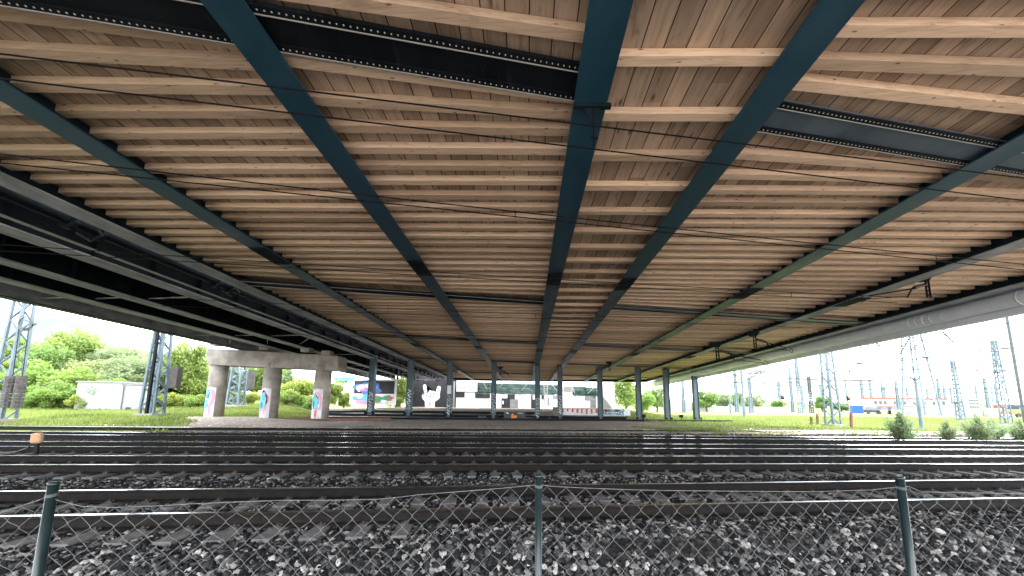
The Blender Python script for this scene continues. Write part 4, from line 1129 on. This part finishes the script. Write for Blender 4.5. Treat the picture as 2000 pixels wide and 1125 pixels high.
# signals
for px, py, s_, lab in ((1529, 776, 5, 'small dark red signal head right of a lattice mast'), (1657, 778, 5, 'red signal box on the thin mast right of the tall mast')):
    p = aty(px, py, 75); mb = MB(); mb.box(p, (.55, .3, .9)); mb.cur = 1; mb.box((p.x, p.y - .17, p.z + .2), (.3, .04, .3)); mb.tube([p, (p.x, p.y, 0)], .05, 5); o = mb.build('signal_head', [M['black_steel'], M['red']]); tag(o, lab, 'signal')

# overhead wires of the yard and their insulators
YL = [((1540, 657), (2060, 690), 40), ((1650, 640), (2060, 655), 34), ((1840, 645), (2080, 610), 36), ((1490, 676), (1930, 682), 60), ((1700, 697), (2060, 705), 50), ((1780, 612), (2060, 632), 30), ((1400, 745), (1560, 746), 76), ((1560, 742), (2040, 738), 90), ((1860, 745), (2040, 738), 52), ((1320, 742), (1480, 728), 76), ((1720, 758), (2050, 768), 95), ((1690, 706), (1820, 695), 60), ((1600, 672), (2060, 668), 45), ((1570, 715), (1990, 722), 65), ((1430, 732), (1760, 745), 80), ((1660, 760), (1990, 757), 110), ((1500, 752), (1700, 750), 100), ((1880, 700), (2060, 716), 42), ((1740, 648), (1960, 688), 32)]
for i, (a, b, Y) in enumerate(YL):
    mb = MB(); A, Bv = aty(*a, Y), aty(*b, Y * 1.02); pts = [A.lerp(Bv, k / 10) - Vector((0, 0, .35 * math.sin(math.pi * k / 10))) for k in range(11)]
    mb.tube(pts, .018 + Y * .0005, 4); o = mb.build('yard_wire', M['wire']); tag(o, 'thin overhead wire strung between masts across the white sky of the yard', 'overhead wire', 'overhead wires of the rail yard')
for i, (a, b, Y, lab) in enumerate((((1711, 667), (1722, 686), 40, 'slanted dark insulator left of the wide-based tower, under the deck edge'), ((1776, 660), (1757, 692), 40, 'slanted insulator against the left leg of the wide-based tower'), ((1841, 648), (1862, 668), 36, 'slanted insulator with rod between the wide-based tower and the large mast'), ((1798, 697), (1814, 699), 50, 'horizontal insulator on the wide-based tower'), ((1955, 681), (1980, 679), 40, 'thick horizontal insulator at the right border'), ((1673, 710), (1688, 709), 60, 'horizontal insulator right of the tall brown-legged mast'), ((1520, 693), (1533, 692), 60, 'small horizontal insulator left of the tall brown-legged mast'), ((1952, 723), (1965, 725), 45, 'small insulator on the right of the large right-hand mast'), ((1658, 722), (1661, 728), 60, 'tiny hanging insulator above the thin signal mast'))):
    A, Bv = aty(*a, Y), aty(*b, Y); mb = MB(); n = 7
    d = Bv - A
    mb.tube([A - d * .6, Bv + d * .6], .025 * Y / 40, 5)
    for k in range(n): c = A.lerp(Bv, (k + .2) / n); c2 = A.lerp(Bv, (k + .75) / n); mb.tube([c, c2], .11 * Y / 40, 8)
    o = mb.build('insulator', M['insul']); tag(o, lab, 'insulator')

# ------------------------------------------------------------------ yard buildings
def bldg(name, label, cat, x0, yt, x1, yb, Y, m, dep=8):
    a = aty(x0, yb, Y); b = aty(x1, yb, Y); zt = aty((x0 + x1) / 2, yt, Y).z; t = root(name, ((a.x + b.x) / 2, Y, 0), label, cat)
    mb = MB(); mb.box(((a.x + b.x) / 2, Y + dep / 2, zt / 2), (b.x - a.x, dep, zt)); w = part(mb, 'wall', m, t); return t, w, a.x, b.x, zt
YR = 105
t, w, xa, xb_, zt = bldg('yard_office', 'long white office building with red roof edge at the back of the yard', 'building', 1703, 779, 1856, 809, YR, M['yard_white'], 2.5)
mb = MB(); mb.box(((xa + xb_) / 2, YR + 1.2, zt + .15), (xb_ - xa + .4, 2.9, .35)); part(mb, 'roof', M['roofred'], t)
mb = MB(); mb.box(((xa + xb_) / 2 - 3, YR - .03, zt * .47), ((xb_ - xa) * .62, .06, .22)); part(mb, 'red_band', M['roofred'], t)
for i in range(15):
    x = xa + 1.5 + i * (xb_ - xa - 3) / 14; 
    if i % 4 == 3: continue
    mb = MB(); mb.box((x, YR - .02, zt * .72), (.7, .1, .9)); part(mb, 'window', M['glass'], w)
t, w, xa, xb_, zt = bldg('yard_wall', 'white boundary wall with grey panels right of the red-trimmed office', 'wall', 1852, 797, 1972, 814, 78, M['yard_white'], 1)
for px in (1905, 1922): 
    mb = MB(); wallbox(mb, px, 800, px + 10, 813, 77.9, .05); part(mb, 'grey_panel', M['grey_paint'], w)
t, w, xa, xb_, zt = bldg('red_roof_shed', 'low shed with an orange-red roof at the right border', 'shed', 1966, 799, 2040, 812, 95, M['yard_white'], 2)
mb = MB(); mb.box(((xa + xb_) / 2, 96, zt + .5), (xb_ - xa + .4, 2.4, 1.0)); part(mb, 'roof', M['roofred'], t)
t, w, xa, xb_, zt = bldg('tower_block', 'pale distant tower block behind the yard wall', 'building', 1893, 778, 1915, 800, 190, M['yard_white'], 4)
for j in range(3):
    for i in range(6):
        mb = MB(); x = xa + .7 + i * (xb_ - xa - 1.4) / 5; mb.box((x, 189.95, zt - 1.2 - j * 1.7), (.6, .1, .8)); part(mb, 'window', M['glass'], w)
t, w, xa, xb_, zt = bldg('grey_store', 'grey storage building left of the distant tower block', 'building', 1862, 787, 1893, 800, 140, M['grey_paint'], 2)
t, w, xa, xb_, zt = bldg('white_shed', 'white flat shed seen between the last two steel columns', 'shed', 1309, 781, 1352, 800, 100, M['yard_white'], 8)
t, w, xa, xb_, zt = bldg('boundary_wall', 'long low pale wall behind the green trees right of the columns', 'wall', 1360, 794, 1545, 801, 98, M['yard_white'], .6)
# blue container
p = aty(1677, 805, 88); ct = root('blue_container', (p.x, 88, 0), 'blue shipping container on the far grass behind the tall mast', 'container')
mb = MB(); s_ = 88 / F; mb.box((p.x, 88.5, 1.2), (20 * s_, 1.0, 2.0))
x = -9
while x < 9.5: mb.box((p.x + x * s_, 87.98, 1.2), (.12, .06, 2.0)); x += 1.9
part(mb, 'body', M['blue_c'], ct); mb = MB(); mb.box((p.x, 88.5, 2.24), (20.5 * s_, 1.05, .08)); part(mb, 'roof', M['white_paint'], ct)
# orange loader
def vehicle(px, py, Y, name, label, cat, body, sc_=1.0):
    p = aty(px, py, Y); p.z = .0; t = root(name, tuple(p), label, cat)
    mb = MB(); mb.box((p.x, p.y, 1.0 * sc_), (4.6 * sc_, 1.9 * sc_, .8 * sc_)); part(mb, 'body', body, t, bevel=.12)
    mb = MB(); P = [(-1.2, -.85, 1.4), (1.6, -.85, 1.4), (1.6, .85, 1.4), (-1.2, .85, 1.4), (-.6, -.7, 2.3), (1.1, -.7, 2.3), (1.1, .7, 2.3), (-.6, .7, 2.3)]
    mb.hexa([(p.x + a * sc_, p.y + b * sc_, c * sc_) for a, b, c in P]); part(mb, 'cab', M['glass'], t)
    for dx in (-1.5, 1.5):
        mb = MB(); mb.tube([(p.x + dx * sc_, p.y - 1.0 * sc_, .42 * sc_), (p.x + dx * sc_, p.y - .75 * sc_, .42 * sc_)], .42 * sc_, 14); part(mb, 'wheel', M['rubber'], t)
    return t
vehicle(1992, 812, 74, 'orange_truck', 'orange works vehicle parked at the right border in front of the red roof', 'truck', M['orange'], 1.15)
vehicle(1700, 808, 92, 'parked_car', 'dark car parked by the left end of the red-trimmed office', 'car', M['black_paint'], .8)
vehicle(1722, 808, 92, 'parked_car', 'silver car parked in front of the red-trimmed office', 'car', M['grey_paint'], .8)
vehicle(1742, 808, 92, 'parked_car', 'white car parked third along the front of the red-trimmed office', 'car', M['white_paint'], .8)

# ------------------------------------------------------------------ vegetation
def crown(rx, ry, rzz, n, leaf, seed, clumps=26, up=.0):
    rr = random.Random(seed); mb = MB(); cl = []
    for k in range(clumps):
        while True:
            c = Vector((rr.uniform(-1, 1), rr.uniform(-1, 1), rr.uniform(-1, 1)))
            if .30 < c.length < 1: break
        c *= .80; cl.append((Vector((c.x * rx, c.y * ry, c.z * rzz)), rr.uniform(.22, .42) * min(rx, rzz), rr.random()))
    for k in range(n):
        c, r_, tn = cl[rr.randrange(clumps)]
        d = Vector((rr.gauss(0, 1), rr.gauss(0, 1), rr.gauss(0, 1))).normalized() * (r_ * rr.uniform(.35, 1.35) ** .7)
        d.z *= .8; p = c + d
        s = leaf * rr.uniform(.6, 1.4); a = Vector((rr.gauss(0, 1), rr.gauss(0, 1), rr.gauss(0, .6))).normalized(); b = a.cross(Vector((rr.gauss(0, 1), rr.gauss(0, 1), rr.gauss(0, 1)))).normalized()
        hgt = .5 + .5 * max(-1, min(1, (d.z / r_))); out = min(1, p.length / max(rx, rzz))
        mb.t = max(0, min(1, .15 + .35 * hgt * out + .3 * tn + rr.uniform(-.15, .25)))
        mb.add([p - a * s, p + b * s * .55, p + a * s, p - b * s * .55], [(0, 1, 2, 3)])
    return mb
def tree_proto(name, rx, rzz, trunk_h, n, leaf, m, seed, clumps=26):
    t = root(name, (0, 0, 0), 'x', 'tree')
    rr = random.Random(seed)
    mb = crown(rx, rx, rzz, n, leaf, seed, clumps); cz = trunk_h + rzz * .8
    mb.v = [(v[0], v[1], v[2] + cz) for v in mb.v]
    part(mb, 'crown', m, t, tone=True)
    tb_ = MB(); r0 = .05 * (rx + rzz)
    tb_.tube([(0, 0, -.3), (.1 * rx, 0, trunk_h * .6), (.02, .05, cz), (-.05, 0, cz + rzz * (.6 if rx > 2 else .1))], r0, 8, rs=[r0, r0 * .8, r0 * .5, r0 * .15])
    for k in range(6 if rx > 2 else 0):
        a = rr.uniform(0, 6.3); h = trunk_h * .6 + k * rzz * .22
        tb_.tube([(.05, 0, h), (math.cos(a) * rx * .35, math.sin(a) * rx * .35, h + rzz * .35), (math.cos(a) * rx * .7, math.sin(a) * rx * .7, h + rzz * .55)], r0 * .3, 5, rs=[r0 * .4, r0 * .25, r0 * .08])
    part(tb_, 'trunk', M['trunk'], t); return t
protos = {
 'A': tree_proto('broadleaf_tree', 3.0, 3.4, 1.2, 9000, .17, M['leafA'], 1, 34),
 'B': tree_proto('broadleaf_tree', 3.2, 2.8, .6, 9000, .16, M['leafB'], 2, 36),
 'C': tree_proto('willow_tree', 3.4, 2.8, .8, 9500, .15, M['leafC'], 3, 40),
 'S': tree_proto('shrub', 1.5, 1.1, .05, 4200, .085, M['leafB'], 4, 22),
 'D': tree_proto('shrub', .85, .80, -.25, 7000, .045, M['leafA'], 5, 22),
}
def stem_bush(name, n, seed):
    t = root(name, (0, 0, 0), 'x', 'bush'); rr = random.Random(seed); mb = MB(); st = MB()
    for k in range(n):
        a = rr.uniform(0, 6.283); lean = rr.uniform(.05, .85); h = rr.uniform(.7, 1.45) * (1.15 - .55 * lean)
        ex, ey = math.cos(a) * lean * .9, math.sin(a) * lean * .9; tn = rr.random()
        b0 = Vector((ex * .25, ey * .25, -.05)); mid = Vector((ex * .6, ey * .6, h * .6)); tip = Vector((ex, ey, h))
        st.tube([b0, mid, tip], .01, 4, rs=[.012, .008, .003])
        for q in range(58):
            u = rr.uniform(.12, 1.03); c = b0.lerp(mid, u / .6) if u < .6 else mid.lerp(tip, (u - .6) / .4)
            sp = .17 * (1.15 - u); c = c + Vector((rr.gauss(0, sp), rr.gauss(0, sp), rr.gauss(0, .05)))
            s = .042 * rr.uniform(.6, 1.4); A_ = Vector((rr.gauss(0, 1), rr.gauss(0, 1), rr.gauss(.3, .7))).normalized(); B_ = A_.cross(Vector((rr.gauss(0, 1), rr.gauss(0, 1), rr.gauss(0, 1)))).normalized()
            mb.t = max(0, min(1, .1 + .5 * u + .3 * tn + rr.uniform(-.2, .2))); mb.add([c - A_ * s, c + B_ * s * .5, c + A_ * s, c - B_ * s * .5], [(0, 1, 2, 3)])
    part(mb, 'foliage', M['leafC'], t, tone=True); part(st, 'stems', M['trunk'], t); return t
for o_ in list(protos['D'].children): bpy.data.objects.remove(o_)
bpy.data.objects.remove(protos['D'])
protos['D'] = stem_bush('shrub', 95, 9)
used = set()
def plant(kind, p, s, label, cat, group, sz=None, rz=None):
    base = protos[kind]
    t = base if kind not in used else copy_tree(base)
    used.add(kind)
    t.location = p; t.rotation_euler = (0, 0, rnd.uniform(0, 6.28) if rz is None else rz); t.scale = (s, s, sz or s)
    t['label'] = label; t['category'] = cat
    if group: t['group'] = group
    elif 'group' in t: del t['group']
    return t
def at_ground(px, Y): 
    p = aty(px, 800, Y); p.z = hz(p.x, p.y) - .05; return p
G1 = 'trees behind the left grass bank'
for kind, px, Y, s, sz, lab in (
    ('A', 120, 50, 1.20, 1.45, 'tall fresh green tree behind the left mast weights'),
    ('C', 205, 50, 1.1, 1.40, 'tall bluish green tree rising above the graffiti hut'),
    ('C', 262, 42, 1.15, 1.05, 'broad grey-green willow between the hut and the mast'),
    ('B', 50, 40, 1.0, .95, 'yellow-green bushy tree right of the mast weights'),
    ('B', 150, 41, .95, .82, 'round yellow-green tree directly behind the hut'),
    ('A', 357, 42, .72, 1.12, 'bright green upright tree left of the concrete pier'),
    ('B', -60, 42, 1.1, 1.2, 'yellow-green tree at the left border behind the mast'),
    ('A', 30, 56, 1.2, 1.35, 'tall tree behind the left-hand lattice mast'),
    ('B', 225, 38, .72, .58, 'low yellow bush tree right behind the hut roof'),
    ('C', 420, 50, .95, .95, 'grey-green tree behind the left pier column'),
    ('A', 500, 52, .9, .9, 'green tree seen between the left and middle pier columns'),
    ('B', 580, 50, .9, .75, 'light green tree seen between the middle and right pier columns'),
    ('A', 640, 56, .8, .75, 'green tree behind the right pier column'),
    ('B', 392, 44, .7, .75, 'small light tree at the left edge of the pier cap'),
    ('A', 780, 60, .75, .75, 'leafy tree between the graffiti wall and the hand mural'),
    ('C', 300, 58, 1.2, 1.15, 'grey-green tree behind the mast right of the hut'),
    ('C', -20, 47, 1.0, 1.0, 'grey-green tree low at the left border'),
    ('C', 90, 62, 1.3, 1.45, 'hazy tree far behind the tension weights of the left mast'),
    ('A', 175, 64, 1.3, 1.35, 'far tall tree peeping between the two tallest trees above the hut'),
    ('B', 330, 46, .9, .85, 'yellow-green tree just right of the mast beside the hut'),
    ('C', 240, 60, 1.2, 1.45, 'far bluish tree behind the grey-green willow'),
    ('B', 440, 58, 1.0, .95, 'far light tree behind the gap between left and middle pier columns'),
    ('C', 540, 60, 1.1, 1.0, 'far pale tree behind the middle pier column'),
    ('B', 100, 36, .6, .55, 'low yellow bushy tree in front of the tallest tree, left of the hut'),
    ('B', 285, 45, .95, .85, 'yellow-green tree filling the gap between willow and mast'),
    ('C', 140, 46, 1.0, 1.0, 'pale tree tucked between the two yellow-green trees above the hut'),
    ('B', 10, 44, 1.0, 1.0, 'yellow-green tree half hidden by the left-hand lattice mast'),
    ('C', 375, 47, .9, .9, 'pale tree just left of the concrete pier column'),
    ('A', 80, 45, .9, 1.05, 'fresh green tree right behind the tension weights'),
    ('A', 670, 62, .6, .5, 'small green tree below the teal pipe bridge')):
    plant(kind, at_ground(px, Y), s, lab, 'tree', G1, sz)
G2 = 'trees on the far side of the rail yard'
for kind, px, Y, s, sz, lab in (
    ('A', 1222, 70, .95, 1.0, 'bushy green tree just right of the white wing wall'),
    ('B', 1256, 78, .9, .95, 'light green tree behind the eighth steel column'),
    ('A', 1282, 82, .8, .85, 'green tree between the eighth and ninth steel columns'),
    ('A', 1382, 95, .95, .85, 'round bright green tree right of the last steel column'),
    ('C', 1412, 100, .85, 1.0, 'darker green tree behind the thin pole right of the columns'),
    ('A', 1440, 112, .9, .9, 'green tree behind the T-topped lattice mast'),
    ('C', 1470, 105, 1.0, .95, 'tree behind the cantilever pole'),
    ('A', 1519, 110, .75, .55, 'low dark green tree near the small red signal'),
    ('A', 1607, 130, .95, .85, 'dark green tree immediately left of the tall mast foot'),
    ('C', 1645, 135, 1.1, .65, 'wide low tree right of the tall mast'),
    ('C', 1352, 120, .6, .5, 'small distant tree between the last two columns')):
    plant(kind, at_ground(px, Y), s, lab, 'tree', G2, sz)
for px, py, s, lab in ((1762, 857, 1.05, 'fullest green bush beside the rails, below the wide-based tower'), (1853, 858, .72, 'small green bush second along the rails at right'), (1912, 858, .95, 'wide pale green bush third along the rails at right'), (1942, 857, .8, 'bush right beside the wide pale one near the right border'), (1995, 858, .8, 'bush cut by the right border of the picture')):
    p = atz(px, py, 0); plant('D', p, s * 1.0, lab, 'bush', 'bushes beside the right-hand rails', s * .95)
for i, (px, Y, s) in enumerate(((60, 36.5, 1.0), (0, 37, 1.1), (110, 38, 1.1), (165, 36.5, .9), (225, 37, 1.0), (340, 40, 1.0), (385, 40, .9), (-60, 36, 1.2), (285, 39, 1.0), (480, 45, 1.0), (560, 46, 1.2), (605, 47, 1.1), (440, 45, 1.0), (770, 56, 1.0))):
    plant('S', at_ground(px, Y), s, 'light green shrub in the hedge at the foot of the left-hand trees', 'bush', 'hedge shrubs along the left bank', s)

# far wooded horizon (cannot be counted)
rr = random.Random(21); mb = MB()
for k in range(9000):
    x = rr.uniform(-420, 520); y = 300 + rr.uniform(-15, 25); h = 5.5 + 2.5 * mnoise.noise((x * .03, 0, 0)) + 1.2 * mnoise.noise((x * .15, 3, 0)); z = rr.uniform(0, 1) ** .7 * max(1.5, h)
    s = rr.uniform(.6, 1.4); a = Vector((rr.gauss(0, 1), rr.gauss(0, 1), rr.gauss(0, 1))).normalized(); b = a.cross(Vector((rr.gauss(0, 1), .3, 1))).normalized(); mb.t = rr.uniform(0, .8)
    p = Vector((x, y, z)); mb.add([p - a * s, p + b * s, p + a * s, p - b * s], [(0, 1, 2, 3)])
o = mb.build('distant_woodland', M['leafC'], tone=True); tag(o, 'far line of woodland along the horizon behind the yard', 'woodland', kind='stuff')

# grass blades
def grass_patch(n, fx, fy, hh, name, label, cond):
    mb = MB(); k = 0; tries = 0
    while k < n and tries < n * 12:
        tries += 1; x, y = fx(), fy()
        if not cond(x, y): continue
        z = hz(x, y); h = rnd.uniform(.4, 1.2) * hh * (1 + y * .008); w = h * .16; a = rnd.uniform(0, 3.14); dx, dy = math.cos(a) * w, math.sin(a) * w; lx, ly = rnd.uniform(-.4, .4) * h, rnd.uniform(-.4, .4) * h
        mb.t = max(0, min(1, .45 + .45 * mnoise.noise((x * .4, y * .4, 0)) + rnd.uniform(-.25, .3)))
        mb.add([(x - dx, y - dy, z - .02), (x + dx, y + dy, z - .02), (x + lx, y + ly, z + h)], [(0, 1, 2)]); k += 1
    o = mb.build(name, M['grass'], tone=True); tag(o, label, 'grass', kind='stuff'); return o
nz = lambda x, y: mnoise.noise((x * .35, y * .35, 5))
grass_patch(46000, lambda: rnd.uniform(-62, -9), lambda: rnd.uniform(21, 44), .20, 'grass', 'bright unmown grass on the left bank', lambda x, y: (-x - kg(y) * y) + 4 * nz(x, y) > 0 and (y - .06 * x) > 22.3 + nz(x, y) and abs(x) < y * 1.5)
grass_patch(52000, lambda: rnd.uniform(13, 90), lambda: rnd.uniform(22, 60) , .17, 'grass', 'bright grass and weeds between the tracks of the right-hand yard', lambda x, y: (y - .06 * x) > 22.5 + 3 * nz(x, y) - (x - 20) * .03 and (x - 13) > 2 * nz(x, y) + max(0, 30 - y) * .1 and abs(x) < y * 1.5)
grass_patch(2500, lambda: rnd.uniform(9, 14.5), lambda: rnd.uniform(23.5, 27), .12, 'weeds', 'low weeds on the brown gravel in front of the last columns', lambda x, y: nz(x * 2, y * 2) > .0)

# ------------------------------------------------------------------ world and sun
world = bpy.data.worlds.new('World'); S.world = world; world.use_nodes = True
wt = world.node_tree; wn = wt.nodes; wl = wt.links.new
for n_ in list(wn): wn.remove(n_)
sky = wn.new('ShaderNodeTexSky'); sky.sky_type = 'NISHITA'; sky.sun_disc = False
SUN_EL, SUN_AZ = R(40), R(72)
sky.sun_elevation = SUN_EL; sky.sun_rotation = SUN_AZ
bg = wn.new('ShaderNodeBackground'); bg.inputs['Strength'].default_value = .19; wl(sky.outputs[0], bg.inputs['Color'])
bg2 = wn.new('ShaderNodeBackground'); bg2.inputs['Color'].default_value = (.93, .96, 1, 1); bg2.inputs['Strength'].default_value = 14
tc = wn.new('ShaderNodeTexCoord'); mp = wn.new('ShaderNodeMapping'); mp.inputs['Scale'].default_value = (1, 1, 3.2); wl(tc.outputs['Generated'], mp.inputs['Vector'])
nz_ = wn.new('ShaderNodeTexNoise'); nz_.inputs['Scale'].default_value = 2.6; nz_.inputs['Detail'].default_value = 8; nz_.inputs['Roughness'].default_value = .6; wl(mp.outputs[0], nz_.inputs['Vector'])
cr = wn.new('ShaderNodeValToRGB'); cr.color_ramp.elements[0].position = .42; cr.color_ramp.elements[0].color = (.02, .02, .02, 1); cr.color_ramp.elements[1].position = .56; wl(nz_.outputs['Fac'], cr.inputs['Fac'])
mx = wn.new('ShaderNodeMixShader'); wl(cr.outputs[0], mx.inputs[0]); wl(bg.outputs[0], mx.inputs[1]); wl(bg2.outputs[0], mx.inputs[2])
wo = wn.new('ShaderNodeOutputWorld'); wl(mx.outputs[0], wo.inputs[0])
sl = bpy.data.lights.new('sun', 'SUN'); sl.energy = 4.5; sl.angle = R(22); sl.color = (1, .96, .9)
so = bpy.data.objects.new('sun', sl); C.objects.link(so)
sd = Vector((math.sin(SUN_AZ) * math.cos(SUN_EL), math.cos(SUN_AZ) * math.cos(SUN_EL), math.sin(SUN_EL)))
so.rotation_euler = sd.to_track_quat('Z', 'Y').to_euler(); so.location = (0, 0, 40)

S.view_settings.view_transform = 'Standard'; S.view_settings.look = 'None'; S.view_settings.exposure = 0
S.render.engine = 'CYCLES'
S.cycles.max_bounces = 8; S.cycles.diffuse_bounces = 5; S.cycles.glossy_bounces = 3; S.cycles.transparent_max_bounces = 8
S.cycles.use_denoising = True
S.cycles.caustics_reflective = False; S.cycles.caustics_refractive = False
